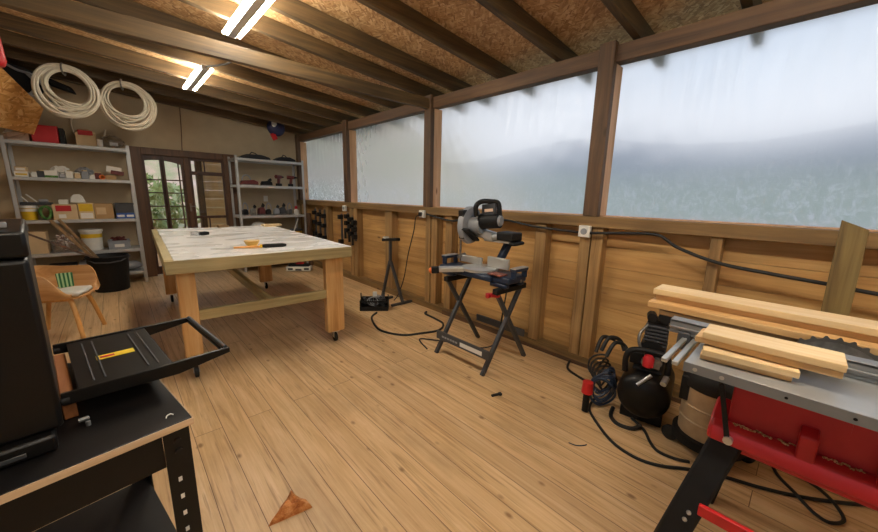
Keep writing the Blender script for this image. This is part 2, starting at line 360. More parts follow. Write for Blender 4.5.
    def ball(s, c, rx, ry=None, rz=None, seg=16, ring=10):
        ry = rx if ry is None else ry; rz = rx if rz is None else rz
        m = Matrix.Translation(c) @ Matrix.Diagonal((rx, ry, rz, 1))
        bmesh.ops.create_uvsphere(s.bm, u_segments=seg, v_segments=ring, radius=1, matrix=m); return s
    def quad(s, a, b, c, d): return s._hull([V(a), V(b), V(c), V(d)], [(0, 1, 2, 3)])
    def jitter(s, amt, seed=0):
        rnd = random.Random(seed)
        for v in s.bm.verts: v.co += V((rnd.uniform(-1, 1), rnd.uniform(-1, 1), rnd.uniform(-1, 1)))*amt
        return s
    def build(s, name, mat, parent=None, bevel=0, smooth=True, world=False, seg=2):
        bmesh.ops.recalc_face_normals(s.bm, faces=s.bm.faces[:])
        if world and parent is not None:
            root = parent
            mt = Matrix.Identity(4)
            while root is not None:
                mt = Matrix.Translation(root.location) @ root.rotation_euler.to_matrix().to_4x4() @ mt; root = root.parent
            s.bm.transform(mt.inverted())
        me = bpy.data.meshes.new(name); s.bm.to_mesh(me); s.bm.free()
        me.materials.append(mat)
        if smooth:
            for p in me.polygons: p.use_smooth = True
            me.set_sharp_from_angle(angle=math.radians(38))
        o = bpy.data.objects.new(name, me); COL.objects.link(o)
        if parent is not None: o.parent = parent
        if bevel:
            b = o.modifiers.new('bevel', 'BEVEL'); b.width = bevel; b.segments = seg; b.limit_method = 'ANGLE'; b.angle_limit = math.radians(40)
            b.harden_normals = False
        return o

def tag(o, label, cat, group=None, kind=None):
    o['label'] = label; o['category'] = cat
    if group: o['group'] = group
    if kind: o['kind'] = kind
    return o
def thing(name, label, cat, loc=(0, 0, 0), rz=0, group=None):
    o = bpy.data.objects.new(name, None); COL.objects.link(o); o.empty_display_size = .05
    o.location = loc; o.rotation_euler = (0, 0, rz); return tag(o, label, cat, group)
def solo(mb, name, mat, label, cat, loc=(0, 0, 0), rz=0, group=None, bevel=0, smooth=True):
    o = mb.build(name, mat, None, bevel, smooth); o.location = loc; o.rotation_euler = (0, 0, rz)
    return tag(o, label, cat, group)
def struct(mb, name, mat, bevel=0, smooth=True, parent=None):
    o = mb.build(name, mat, parent, bevel, smooth)
    if parent is None: o['kind'] = 'structure'
    return o
def dup(root, loc, rz=None, label=None, group=None):
    r = root.copy(); COL.objects.link(r); r.location = loc
    if rz is not None: r.rotation_euler = (0, 0, rz)
    if label: r['label'] = label
    if group: r['group'] = group
    for ch in list(root.children):
        c = ch.copy(); COL.objects.link(c); c.parent = r
        for g in list(ch.children):
            d = g.copy(); COL.objects.link(d); d.parent = c
    return r
def smoothpath(pts, k=8):
    """Catmull-Rom through pts"""
    pts = [V(p) for p in pts]; P = [pts[0]]+pts+[pts[-1]]; out = []
    for i in range(1, len(P)-2):
        a, b, c, d = P[i-1:i+3]
        for j in range(k):
            u = j/k
            out.append(.5*((2*b)+(c-a)*u+(2*a-5*b+4*c-d)*u*u+(3*b-a-3*c+d)*u**3))
    out.append(pts[-1]); return out

# ------------------------------------------------------------------ the shell of the workshop
XW, YB, XL, YF = 2.6, 6.8, -2.4, -2.6
struct(MB().box(XL-.2, 2.72, YF, YB+.15, -.04, 0), 'floor', M['floor'], smooth=False)
# back wall with the door opening
DX0, DX1, DZ = .30, 1.555, 1.905
struct(MB().box(XL-.2, DX0, YB, YB+.14, 0, 3.05).box(DX1, 2.72, YB, YB+.14, 0, 3.05).box(DX0, DX1, YB, YB+.14, DZ, 3.05), 'wall_back', M['plaster'], smooth=False)
struct(MB().box(XL-.15, XL, YF, YB, 0, 1.1).box(XL-.15, XL, YF, YB, 2.3, 3.05).box(XL-.15, XL, 3.4, YB, 1.1, 2.3).box(XL-.15, XL, YF, -2.0, 1.1, 2.3), 'wall_left', M['plaster'], smooth=False)
struct(MB().box(XL-.11, XL-.108, -2.0, 3.4, 1.1, 2.3), 'window_6', M['film'], smooth=False)  # unseen film window added in the left wall for fill light
struct(MB().box(XL-.15, 2.72, YF-.14, YF, 0, 3.05), 'wall_front', M['plaster'], smooth=False)
# right wall: horizontal boards with narrow gaps between them
w = MB(); z = -.13
while z < 1.1:
    w.box(2.70, 2.722, YF, YB, max(z, -.02)+.001, min(z+.154, 1.13)); z += .155
w.box(2.7225, 2.735, YF, YB, -.02, 1.14)
struct(w, 'wall_right', M['clad'], .0018)
struct(MB().box(2.585, 2.70, YF, YB, 0, .072), 'trim_1', M['sillY'], .003)
struct(MB().box(2.575, 2.60, 1.9, 2.7, 0, .05).box(2.575, 2.585, -.5, 1.9, 0, .03), 'trim_2', M['beamY'], .003)
struct(MB().box(2.58, 2.79, YF, YB, 1.10, 1.18), 'trim_3', M['sillY'], .004)       # sill rail
struct(MB().box(2.61, 2.70, YF, YB, 2.216, 2.325), 'trim_4', M['beamY'], .004)     # head rail
for y0, y1 in ((1.088, 1.196), (2.942, 3.052), (4.786, 4.896), (6.60, 6.70), (-.80, -.69)):
    struct(MB().box(2.575, 2.63, y0, y1, 1.1805, 2.345), 'post', M['post'], .004)
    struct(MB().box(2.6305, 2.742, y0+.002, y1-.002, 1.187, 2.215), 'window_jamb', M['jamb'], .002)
for y0, y1 in ((.351, .408), (1.04, 1.12), (1.13, 1.21), (1.50, 1.60), (2.60, 2.70), (2.84, 2.93), (2.95, 3.03), (3.70, 3.85), (4.58, 4.68), (4.70, 4.80), (5.55, 5.65), (6.60, 6.70), (-.62, -.52), (-.8, -.7)):
    struct(MB().box(2.60, 2.699, y0, y1, .072, 1.10), 'stud', M['stud'], .004)
# roof
SL = .0915
def zb(x): return 2.345 + SL*(2.6-x)
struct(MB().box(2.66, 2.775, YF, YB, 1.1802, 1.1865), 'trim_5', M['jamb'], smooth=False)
for y1 in (-2.4, -1.8, -1.22, -.66, -.10, .46, 1.01, 1.56, 2.14, 2.70, 3.12, 3.76, 4.40, 5.0, 5.54, 6.1, 6.66):
    m = MB(); m.prism([(3.15, zb(3.15)), (XL-.15, zb(XL-.15)), (XL-.15, zb(XL-.15)+.118), (3.15, zb(3.15)+.118)], 'Y', y1-.05, y1)
    struct(m, 'rafter', M['rafter'], .003)
m = MB(); m.prism([(3.2, zb(3.2)+.119), (XL-.2, zb(XL-.2)+.119), (XL-.2, zb(XL-.2)+.141), (3.2, zb(3.2)+.141)], 'Y', YF-.2, 7.0)
struct(m, 'ceiling', M['osb'], smooth=False)
struct(MB().box(XL-.15, 2.575, 2.965, 3.015, 2.205, 2.31), 'tie_beam', M['rafter'], .003)
# windows: a polythene sheet stretched over each bay, gently creased
bays = [(-2.6, -.80), (-.69, 1.088), (1.196, 2.942), (3.052, 4.786), (4.896, 6.60)]
for i, (y0, y1) in enumerate(bays):
    bm = MB(); NY, NZ = 60, 40; rnd = random.Random(i); ph = rnd.uniform(0, 6)
    grid = []
    for a in range(NY+1):
        col = []
        for b in range(NZ+1):
            u, v = a/NY, b/NZ
            y = y0-.045+(y1-y0+.09)*u; zz = 1.187+1.13*v
            edge = min(u, 1-u, .5)*2
            # fans of creases pulled towards the upper corners and along the head
            d1 = math.atan2(v-1.08, u+.05); d2 = math.atan2(v-1.08, 1.05-u)
            amp = .0022*(1-edge)**1.5
            x = 2.752+amp*math.sin(d1*46+ph)+amp*math.sin(d2*46+ph*2)+.0035*math.sin(u*95+v*9+ph)*max(0, v-.55)*1.6
            x += .003*math.sin(v*7+u*5+ph)
            col.append(bm.bm.verts.new((x, y, zz)))
        grid.append(col)
    for a in range(NY):
        for b in range(NZ): bm.bm.faces.new((grid[a][b], grid[a+1][b], grid[a+1][b+1], grid[a][b+1]))
    struct(bm, 'window_%d' % (i+1), M['film'])

# ------------------------------------------------------------------ the glazed door in the back wall
d = bpy.data.objects.new('door_1', None); COL.objects.link(d); d['kind'] = 'structure'; d.location = (.93, YB, 0)
fr = MB().box(.245, .375, 6.74, 6.90, 0, 1.90).box(1.40, 1.60, 6.74, 6.90, 0, 1.90).box(.375, 1.40, 6.74, 6.90, 1.80, 1.90)
fr.box(.868, .93, 6.76, 6.88, 0, 1.80)
fr.build('door_frame', M['doorf'], d, .006, world=True)
def leaf(x0, x1, rails, mull, arch=None, stile=.055):
    m = MB().box(x0, x0+stile, 6.77, 6.81, .02, 1.80).box(x1-stile*.6, x1, 6.77, 6.81, .02, 1.80)
    for za, zc in rails: m.box(x0+stile, x1-stile*.6, 6.772, 6.808, za, zc)
    for xm, za, zc in mull: m.box(xm-.009, xm+.009, 6.78, 6.80, za, zc)
    if arch:   # curved head rail shared over the two arched leaves
        pts = []
        for k in range(13):
            x = x0+stile+(x1-x0-stile*1.6)*k/12; pts.append((x, arch(x)))
        m.prism(pts+[(x1-stile*.6, 1.80), (x0+stile, 1.80)], 'Y', 6.772, 6.808)
    lf = m.build('door_leaf', M['door'], d, .003, world=True)
    g = MB().box(x0+stile, x1-stile*.6, 6.788, 6.792, .12, 1.79).build('pane', M['glass'], lf, world=True)
    return lf
arc = lambda x: 1.735-.42*(x-.56)**2*1.6
hz = [(1.44, 1.457), (1.25, 1.267), (1.05, 1.067), (.85, .867), (.40, .5), (.02, .14)]
leaf(.375, .61, hz, [], arc, .03)
leaf(.575, .868, hz, [(.80, .14, 1.72)], arc, .06)
leaf(.93, 1.40, [(1.76, 1.80), (1.545, 1.60), (.865, .905), (.02, .3)], [(1.14, 1.60, 1.76), (1.14, .3, .865)], None, .035)
MB().box(.885, .905, 6.725, 6.76, .98, 1.10).cyl((.895, 6.725, 1.06), (.895, 6.69, 1.06), .008).bar((.895, 6.69, 1.06), (.96, 6.69, 1.06), .014, .014).build('door_handle', M['shine'], d, .002, world=True)

# ------------------------------------------------------------------ outdoors
struct(MB().box(-30, 2.74, 6.96, 40, -.35, -.05), 'ground_behind', blotch('ochre_earth', ['#a9764a', '#c9955f', '#dcae7c'], 1.5), smooth=False)
def ridge(name, pts, mat, seed, rough):
    m = MB(); rnd = random.Random(seed); rows = []
    for (a, prof) in pts:
        rows.append([m.bm.verts.new((x+rnd.uniform(-1, 1)*rough, y+rnd.uniform(-1, 1)*rough, z+rnd.uniform(-1, 1)*rough*.6)) for x, y, z in prof])
    for q, w_ in zip(rows, rows[1:]):
        for i in range(len(q)-1): m.bm.faces.new((q[i], q[i+1], w_[i+1], w_[i]))
    return struct(m, name, mat)
rows = []
for k in range(9):
    t = k/8; rows.append((t, [(-14+i*1.6, 13+t*16, -.05+9.0*t**1.1+.5*math.sin(i*1.3+k)) for i in range(22)]))
ridge('hill_behind', rows, blotch('scrub_hillside', ['#7d8656', '#a5a97e', '#cfb39c', '#dbc4b6'], .55), 3, .25)
g = blotch('pale_grass', ['#707a66', '#87907a', '#98a08a'], .8)
struct(MB().box(2.74, 60, -60, 60, -.5, -.3), 'ground_beside', g, smooth=False)
rows = []
for k in range(7):
    t = k/6; rows.append((t, [(14+t*26+3*math.sin(i*.5), -50+i*4.2, -.3+4.6*t**1.2) for i in range(27)]))
ridge('field_beside', rows, g, 5, .25)
rows = []
for k in range(6):
    t = k/5; rows.append((t, [(90+t*90, -220+i*20, -2+30*t+4*t*math.sin(i*.9)) for i in range(24)]))
ridge('hill_beside', rows, blotch('hazed_far_hill', ['#4d5766', '#596373', '#646d7c'], .05), 6, 1.2)  # blue-grey of distance haze is put into the hill's colour
bushrnd = random.Random(11)
def bush(x, y, r, h, col, label):
    m = MB()
    for k in range(int(160)):
        a, b = bushrnd.uniform(0, 2*PI), bushrnd.uniform(-.3, 1)
        rr = r*bushrnd.uniform(.55, 1); p = V((x+rr*math.cos(a)*math.sqrt(max(0, 1-b*b*.9)), y+rr*math.sin(a)*math.sqrt(max(0, 1-b*b*.9)), h*(.42+.52*b)))
        q = Euler((bushrnd.uniform(0, 6), bushrnd.uniform(0, 6), bushrnd.uniform(0, 6))).to_matrix()
        s_ = r*.2
        m._hull([p+q @ V((-s_, 0, 0)), p+q @ V((0, -s_*.5, .02)), p+q @ V((s_, 0, 0)), p+q @ V((0, s_*.5, .02))], [(0, 1, 2, 3)])
    b = thing('shrub', label, 'shrub', (x, y, -.05), 0, 'shrubs outside the glazed door')
    m.build('foliage', col, b, world=True, smooth=False)
    MB().tube([(x, y, -.06), (x+.03, y, h*.3), (x-.02, y+.05, h*.55)], [.05, .035, .02]).build('stem', M['pineold'], b, world=True)
gb = blotch('shrub_leaf', ['#5d7340', '#86985c', '#a9b583'], 6); gb2 = blotch('shrub_leaf_pale', ['#7d8d5c', '#a3ae82', '#c3caa6'], 6)
bush(.55, 9.6, .55, 1.5, gb, 'leafy green shrub seen through the leftmost door pane')
bush(1.02, 10.6, .6, 1.5, gb2, 'pale green shrub seen through the middle arched panes of the door')
bush(.85, 12.2, .8, 1.75, gb, 'tall green shrub on the slope behind the nearer garden shrubs')
# timber screen standing outside the right leaf
sc_ = MB(); zz = -.05
while zz < 2.2:
    sc_.box(1.22, 2.2, 7.52, 7.545, zz, zz+.148); zz += .152
o = sc_.build('timber_screen', wood('screen_boards', '#c99f66', '#e2be86', '#ecd0a0', 'X', .6, .8), None, .003); tag(o, 'pale horizontal board screen outside the right door pane', 'screen')
MB().box(1.12, 1.22, 7.48, 7.56, -.05, 2.2).build('screen_post', M['post'], o, .004)

# ------------------------------------------------------------------ ceiling lamps
def lamp(y0, y1, label):
    L = thing('ceiling_lamp', label, 'lamp', (.805, (y0+y1)/2, 2.497), 0, 'twin tube ceiling lamps'); h = (y1-y0)/2
    MB().box(-.028, .028, -h, h, -.052, -.012).box(-.01, .01, -h*.6, -h*.5, -.014, .0).box(-.01, .01, h*.5, h*.6, -.014, 0).build('housing', M['lampbody'], L, .004)
    for q in (-h-.012, h): MB().box(-.034, .034, q, q+.012, -.054, -.010).build('end_cap', M['lampbody'], L, .003)
    for sx in (-.052, .052):
        MB().cyl((sx, -h+.004, -.04), (sx, h-.004, -.04), .0125).build('tube', M['tube'], L)
    return L
LAMPS = True
lamp(1.98, 3.21, 'twin tube ceiling lamp nearest the camera, lit, under the rafters')
lamp(4.22, 5.17, 'twin tube ceiling lamp lit beyond the tie beam')
lamp(-.32, .85, 'added twin tube ceiling lamp above the camera, out of view, for room light')  # added overhead out of view to brighten the room
lamp(-2.3, -1.15, 'added twin tube ceiling lamp behind the camera, unseen, for room light')  # unseen extra lamp, added as more light from behind
solo(MB().tube(smoothpath([(.80, 3.02, 2.30), (.84, 3.03, 2.26), (.86, 3.3, 2.33), (.87, 3.8, 2.41), (.81, 4.20, 2.47)]), .008), 'lamp_cable', M['rubber'], 'short black cable linking the tie beam to the further ceiling lamp', 'cable')

# ------------------------------------------------------------------ workbench table on castors
T = thing('work_table', 'big white topped timber work table on castors in mid floor', 'table', (.19, 2.735, 0), math.radians(-2.2))
TW, TL = 1.275, 2.38
MB().box(.05, TW-.0, .0, TL-.045, .842, .862).build('table_top', M['laminate'], T, .002)
MB().box(0, TW, -.005, .042, .77, .858).build('apron', M['tablewood'], T, .003)
MB().box(0, TW, TL-.045, TL, .77, .858).build('apron', M['tablewood'], T, .003)
MB().box(0, .05, .042, TL-.045, .77, .860).build('apron', M['tablewoodY'], T, .003)
MB().box(TW-.048, TW, .042, TL-.045, .77, .841).build('apron', M['tablewoodY'], T, .003)
def castor(x, y):
    c = MB().box(x-.03, x+.03, y-.03, y+.03, .098, .104).box(x-.019, x-.015, y-.015, y+.02, .04, .1).box(x+.015, x+.019, y-.015, y+.02, .04, .1).build('castor', M['steel'], T, .001)
    MB().lathe([(.034, -.013), (.042, -.010), (.042, .010), (.034, .013)], (x, y+.008, .0425), (1, 0, 0)).build('wheel', M['rubber'], c)
for x0, x1, y0, y1 in ((.05, .155, .045, .115), (TW-.215, TW-.06, .045, .115), (.05, .155, TL-.115, TL-.045), (TW-.215, TW-.06, TL-.115, TL-.045)):
    m = MB().box(x0, x1, y0, y1, .104, .77); m.build('leg', M['legwood'], T, .006)
    castor((x0+x1)/2, (y0+y1)/2)
MB().box(.155, TW-.215, .055, .10, .42, .49).build('stretcher', M['tablewood'], T, .003)
MB().box(.155, TW-.215, TL-.10, TL-.055, .42, .49).build('stretcher', M['tablewood'], T, .003)
MB().box(.60, .645, .10, TL-.10, .42, .49).build('stretcher', M['tablewoodY'], T, .003)
ZT = .8625
# bowl, knife, goggles, offcut on it
b = thing('wooden_bowl', 'small yellow bowl near the front of the white work table', 'bowl', (.80, 3.12, ZT))
MB().lathe([(.030, 0), (.048, .02), (.06, .048), (.056, .048), (.043, .022), (.0, .012)]).build('bowl_body', plain('honey_wood', '#e2b455', .4), b)
MB().lathe([(.0, .04), (.05, .040), (.052, .044), (.0, .050)]).build('contents', M['pinelight'], b)
k = thing('long_knife', 'long knife with black handle and orange blade base on the white table', 'knife', (.84, 2.99, ZT), math.radians(-12))
MB().prism([(0, .004), (.02, 0), (.15, .0), (.178, .006), (.178, .024), (.15, .03), (.02, .03), (0, .026)], 'Y', -.014, .014).build('handle', M['blackm'], k, .005)
MB().box(-.018, 0, -.015, .015, .002, .028).build('ferrule', M['yelp'], k, .003)
MB().prism([(-.018, -.016), (-.018, .016), (-.20, .014), (-.20, -.012)], 'Z', .006, .018).build('blade_sheath', plain('amber_sheath', '#e6a04c', .45), k, .001)
MB().prism([(-.20, -.010), (-.20, .012), (-.345, .004), (-.35, -.002)], 'Z', .009, .0112).build('blade', M['shine'], k)
gog = thing('safety_goggles', 'black rimmed safety goggles at the left side of the white table', 'goggles', (.60, 4.16, ZT), math.radians(35))
MB().box(-.0, .075, -.02, .02, .0, .035).box(.08, .10, -.015, .015, .0, .03).build('frame', M['blackm'], gog, .006)
MB().prism([(-.10, 0), (-.005, 0), (-.005, .04), (-.085, .045)], 'Y', -.016, .016).build('lens', M['clear'], gog, .004)
solo(MB().box(-.05, .05, -.03, .03, 0, .03).box(.055, .075, -.02, .02, 0, .022), 'wood_offcut', M['pineold'], 'small brown offcut at the far edge of the white table', 'offcut', (.96, 5.0, ZT), .3, bevel=.003)
solo(MB().box(-.11, .11, -.09, .09, 0, .022), 'wood_board', M['pinelight'], 'pale square board at the far right end of the white table', 'board', (1.52, 4.93, ZT), -.1, bevel=.002)

# ------------------------------------------------------------------ steel shelf units
def shelf_unit(label, x0, x1, y0, y1, levels, top):
    s = thing('shelf_unit', label, 'shelf', ((x0+x1)/2, (y0+y1)/2, 0), 0, 'grey steel shelf units at the back wall')
    for (xx, yy, dx, dy) in ((x0, y0, 1, 1), (x1, y0, -1, 1), (x0, y1, 1, -1), (x1, y1, -1, -1)):
        m = MB().box(min(xx, xx+.035*dx), max(xx, xx+.035*dx), min(yy, yy+.003*dy), max(yy, yy+.003*dy), 0, top)
        m.box(min(xx, xx+.003*dx), max(xx, xx+.003*dx), min(yy, yy+.035*dy), max(yy, yy+.035*dy), 0, top)
        m.build('upright', M['galv'], s, world=True, smooth=False)
    for z in levels:
        m = MB().box(x0+.004, x1-.004, y0+.004, y1-.004, z-.004, z).box(x0+.004, x1-.004, y0+.0005, y0+.006, z-.038, z).box(x0+.004, x1-.004, y1-.006, y1-.002, z-.038, z)
        m.box(x0+.004, x0+.008, y0+.006, y1-.006, z-.038, z-.004).box(x1-.008, x1-.004, y0+.006, y1-.006, z-.038, z-.004)
        m.build('shelf', M['galv'], s, .0015, world=True)
    return s
LZ = (1.828, 1.418, .905, .49, .165)
shelf_unit('tall grey steel shelf unit left of the glazed door, crowded with boxes', -.86, .245, 6.40, 6.77, LZ, 1.87)
RZ = (1.825, 1.41, .92, .50, .12)
shelf_unit('grey steel shelf unit right of the glazed door, holding power tools', 1.465, 2.535, 6.27, 6.72, RZ, 1.86)

def carton(x0, x1, y0, y1, z0, h, mat, label, patch=None, cat='box', group=None, name='carton', lid=False):
    t = thing(name, label, cat, ((x0+x1)/2, (y0+y1)/2, z0), 0, group)
    MB().box(x0, x1, y0, y1, z0, z0+h).build('box_body', mat, t, .003, world=True)
    for (u0, u1, v0, v1, pm) in (patch or ()):
        MB().box(x0+(x1-x0)*u0, x0+(x1-x0)*u1, y0-.002, y0-.0002, z0+h*v0, z0+h*v1).build('label_patch', pm, t, world=True)
    if lid:
        MB().box(x0-.006, x1+.006, y0-.006, y1+.006, z0+h, z0+h+.02).build('lid', mat, t, .003, world=True)
    return t
def tray(x0, x1, y0, y1, z0, h, mat, label, fill=None, name='storage_tray', cat='tray', wall=.006, seed=1, patch=None, fillh=.8):
    t = thing(name, label, cat, ((x0+x1)/2, (y0+y1)/2, z0))
    m = MB().box(x0, x1, y0, y1, z0, z0+.006)
    m.box(x0, x1, y0, y0+wall, z0+.006, z0+h).box(x0, x1, y1-wall, y1, z0+.006, z0+h).box(x0, x0+wall, y0+wall, y1-wall, z0+.006, z0+h).box(x1-wall, x1, y0+wall, y1-wall, z0+.006, z0+h)
    m.box(x0-.008, x1+.008, y0-.008, y0, z0+h-.014, z0+h).build('tray_body', mat, t, .002, world=True)
    if fill:
        r = random.Random(seed); m = MB()
        for _ in range(34):
            p = V((r.uniform(x0+.055, x1-.055), r.uniform(y0+.055, y1-.055), z0+max(.055, h*r.uniform(.3, fillh))))
            q = Euler((r.uniform(0, 6), r.uniform(0, 6), r.uniform(0, 6))).to_matrix().to_4x4(); q.translation = p
            m.boxm(q, r.uniform(.03, .08), r.uniform(.02, .05), r.uniform(.01, .03))
        m.build('contents', fill, t, .002, world=True)
    if patch:
        MB().box((x0+x1)/2-.05, (x0+x1)/2+.05, y0-.003, y0-.0005, z0+h*.25, z0+h*.6).build('label_patch', patch, t, world=True)
    return t
def bucket(x, y, z, r, h, mat, label, lidm=None, band=None, name='bucket', cat='bucket'):
    t = thing(name, label, cat, (x, y, z))
    MB().lathe([(r*.86, 0), (r*.9, .01), (r, h-.01), (r, h), (r-.008, h), (r*.88-.008, .02), (0, .02)]).build('bucket_body', mat, t)
    if band: 
        MB().lathe([(r*.966+.001, h*.62), (r*.985+.0015, h*.82), (r*.985-.002, h*.82), (r*.966-.002, h*.62)]).build('band', band, t)
    if lidm: MB().lathe([(0, h), (r+.008, h), (r+.008, h-.022), (r+.011, h-.022), (r+.011, h+.008), (r-.02, h+.012), (0, h+.008)]).build('lid', lidm, t)
    return t

# top of the left unit
z = LZ[0]+.0015
t = thing('red_crate', 'red box on top of the left steel shelves', 'box', (-.515, 6.58, z))
MB().box(-.10, .115, -.13, .13, 0, .20, taper=(1.1, 1.05)).build('box_body', M['red'], t, .008)
MB().box(.127, .17, -.13, .13, 0, .185).build('side_panel', M['blackm'], t, .005)
MB().bar((-.16, -.1, .235), (-.05, -.1, .21), .015, .012).build('handle', M['blackm'], t, .003)
t = thing('paper_sack', 'brown paper sack with red print atop the left steel shelves', 'sack', (-.15, 6.56, z+.005))
MB().box(-.10, .085, -.09, .09, 0, .16, taper=(1.02, .9)).ball((-.01, 0, .16), .095, .08, .055).jitter(.004, 3).build('sack_body', M['cardl'], t, .01)
MB().box(-.075, .06, -.098, -.075, .125, .185).jitter(.006, 5).build('red_print', M['red'], t, .004)
t = thing('plastic_bag', 'crumpled clear plastic bag beside the paper sack on the left shelves', 'bag', (.09, 6.56, z+.016))
m = MB().ball((0, 0, .07), .12, .10, .075, 20, 12); m.jitter(.012, 4); m.build('bag_film', M['clear'], t, smooth=False)
MB().box(-.03, .05, -.04, .02, .02, .06).build('contents', M['plastic'], t, .004)
t = thing('paper_roll', 'small white roll standing in front of the paper sack', 'roll', (-.035, 6.45, z))
MB().lathe([(.028, 0), (.028, .09), (.012, .09), (.012, .0)]).build('roll_body', M['plastic'], t)
# strand board offcut and cardboard leaning at the left end on top
m = MB(); q = [(-.765, 5.42, 2.488), (-.65, 5.6, 2.444), (-.455, 6.17, 2.178), (-.592, 6.42, 1.906), (-.88, 5.98, 1.93)]
n_ = V((.6, -.65, -.2)).normalized()*.018
lo = [m.bm.verts.new(p) for p in q]; hi = [m.bm.verts.new(V(p)+n_*-1) for p in q]
m.bm.faces.new(lo); m.bm.faces.new(hi[::-1])
for i in range(5): m.bm.faces.new((lo[i], lo[(i+1) % 5], hi[(i+1) % 5], hi[i]))
solo(m, 'board_offcut', M['osb2'], 'strand board offcut tilted on top of the left steel shelves', 'board')
t = thing('open_carton', 'pale open carton with raised flaps at the left end of the shelf top', 'box', (-.705, 6.62, z+.001))
MB().box(-.11, .06, -.08, .1, 0, .10).build('box_body', M['pinkcard'], t, .003)
MB().bar((-.12, -.085, .10), (.05, -.16, .17), .12, .006, (0, -.6, 1)).build('flap', M['paper'], t, .001)
MB().bar((-.15, -.02, .05), (.03, -.10, .075), .10, .006, (0, -.6, .8)).build('flap', M['pinkcard'], t, .001)
t = thing('red_bag', 'red bag hanging from a rafter in the upper left corner', 'bag', (-.522, 4.28, 2.17))
MB().prism([(-.09, .0), (.05, .0), (.062, .05), (.045, .36), (-.07, .36)], 'Y', -.05, .05).build('bag_body', M['redpaint'], t, .02)
MB().tube([(.02, 0, .35), (.01, 0, .38), (-.02, 0, .385), (-.04, 0, .35)], .008).build('hanging_strap', M['blackm'], t)
# coils of pale hose hung from the rafters in front of the back wall
def coil(cx, cy, cz, R, n, seed, label, dx, dz):
    r = random.Random(seed); t = thing('hose_coil', label, 'coil', (cx, cy, cz), 0, 'coils of pale hose hung at the back wall'); m = MB(); pts = []
    for k in range(n*40+1):
        a = 2*PI*k/40; ph = (k/40)*2.4+seed; w = .5+.5*math.sin(ph)
        rr = R*(.74+.36*w)+.008*math.sin(a*2+ph); off = (rr-R*.80)*.85
        pts.append((off*dx+.012*math.sin(ph*1.7)+rr*math.cos(a+1.2), -.02+.033*math.sin(ph*2.7)+.006*math.sin(3*a), off*dz+.01*math.cos(ph)+rr*1.04*math.sin(a+1.2)))
    m.tube(smoothpath(pts, 1), .0115, 8).build('hose', M['cream'], t)
    MB().tube([(.012*math.cos(a)-.02, .08*math.cos(a), R*.86+.055*math.sin(a)) for a in [2*PI*i/20 for i in range(20)]], .008, 6, True).build('hanging_tie', M['shine'], t)
    return t
coil(-.205, 5.76, 2.36, .222, 14, 1, 'left coil of pale hose, beside the dark tripod, above the shelves', -.35, -.6)
coil(.262, 5.90, 2.33, .228, 14, 4, 'right coil of pale hose, nearer the glazed door, on the back wall', .35, -.75)
solo(MB().tube(smoothpath([(-.26, 6.75, 2.20), (-.28, 6.75, 2.10), (-.26, 6.74, 1.98), (-.2, 6.70, 1.875), (-.02, 6.70, 1.93), (.04, 6.7, 2.08)]), .009), 'loose_hose', M['cream'], 'loose loop of pale hose hanging below the left coil', 'hose')
# folded grey tubular frame in the corner
t = thing('tripod_frame', 'folded dark frame with grey tubes hanging in the upper left corner', 'frame', (-.53, 6.42, 2.48))
m = MB().tube(smoothpath([(-.22, 0, .20), (-.1, -.02, .12), (.03, -.03, .08), (.10, -.02, -.05), (.13, -.02, -.2), (.08, 0, -.24)]), .013).tube(smoothpath([(-.2, .02, -.02), (-.08, -.02, -.12), (.06, -.03, -.16), (.2, -.03, -.26), (.36, -.02, -.32)]), .014)
m.tube(smoothpath([(-.02, -.02, .09), (.03, -.03, 0), (-.02, -.03, -.12), (-.1, -.01, -.13)]), .012); m.build('tubes', M['greyp'], t)
MB().prism([(-.28, .22), (.02, .15), (.09, -.05), (.02, -.12), (-.2, -.05), (-.34, .05)], 'Y', .02, .16).build('black_body', M['fabric'], t, .03)
MB().prism([(.1, .12), (.32, .04), (.36, -.04), (.14, .02)], 'Y', .06, .14).build('black_strut', M['blackm'], t, .02)

# second shelf of the left unit: small packets
z = LZ[1]+.0015
carton(-.81, -.70, 6.44, 6.6, z, .06, M['paper'], 'white carton at the left end of the second shelf, lower of two', [(.1, .9, .3, .6, M['yelp'])])
carton(-.80, -.71, 6.45, 6.6, z+.0605, .055, M['cardl'], 'cream carton at the left end of the second shelf, upper of two', [(.1, .9, .2, .7, M['paper'])])
carton(-.57, -.46, 6.43, 6.58, z, .085, M['paper'], 'white carton with green base on the second shelf', [(0, 1, 0, .3, M['green2'])])
spec = [(-.66, .05, M['plastic'], 'low white tub left of the green based carton'), (-.60, .075, M['dgrey'], 'dark tin left of the green based carton'), (-.43, .05, M['greyp'], 'small grey packet right of the green based carton'), (-.36, .085, M['paper'], 'rumpled white packet in the middle of the second shelf'),
        (-.29, .065, M['cardl'], 'small cardboard packet in the middle of the second shelf'), (-.225, .095, M['greyp'], 'grey bag of fixings in the middle of the second shelf'), (-.16, .045, M['plastic'], 'flat white packet right of the grey bag of fixings'), (-.10, .08, M['maroon'], 'dark red tool case on the second shelf')]
for i, (x, h, mt, lb) in enumerate(spec):
    r = random.Random(i); wd = .028+.006*(i % 2)
    t = thing('packet', lb, 'packet', (x, 6.50, z), 0, 'packets on the second left shelf')
    MB().box(-wd, wd, -.05, .05, 0, h, r.uniform(-.1, .1), (.92, .9)).build('packet_body', mt, t, .006)
    MB().box(-wd*.6, wd*.6, -.03, .03, h*.98, h+.012, r.uniform(-.5, .5)).build('flap', M['cardl'] if i % 2 else M['paper'], t, .002)
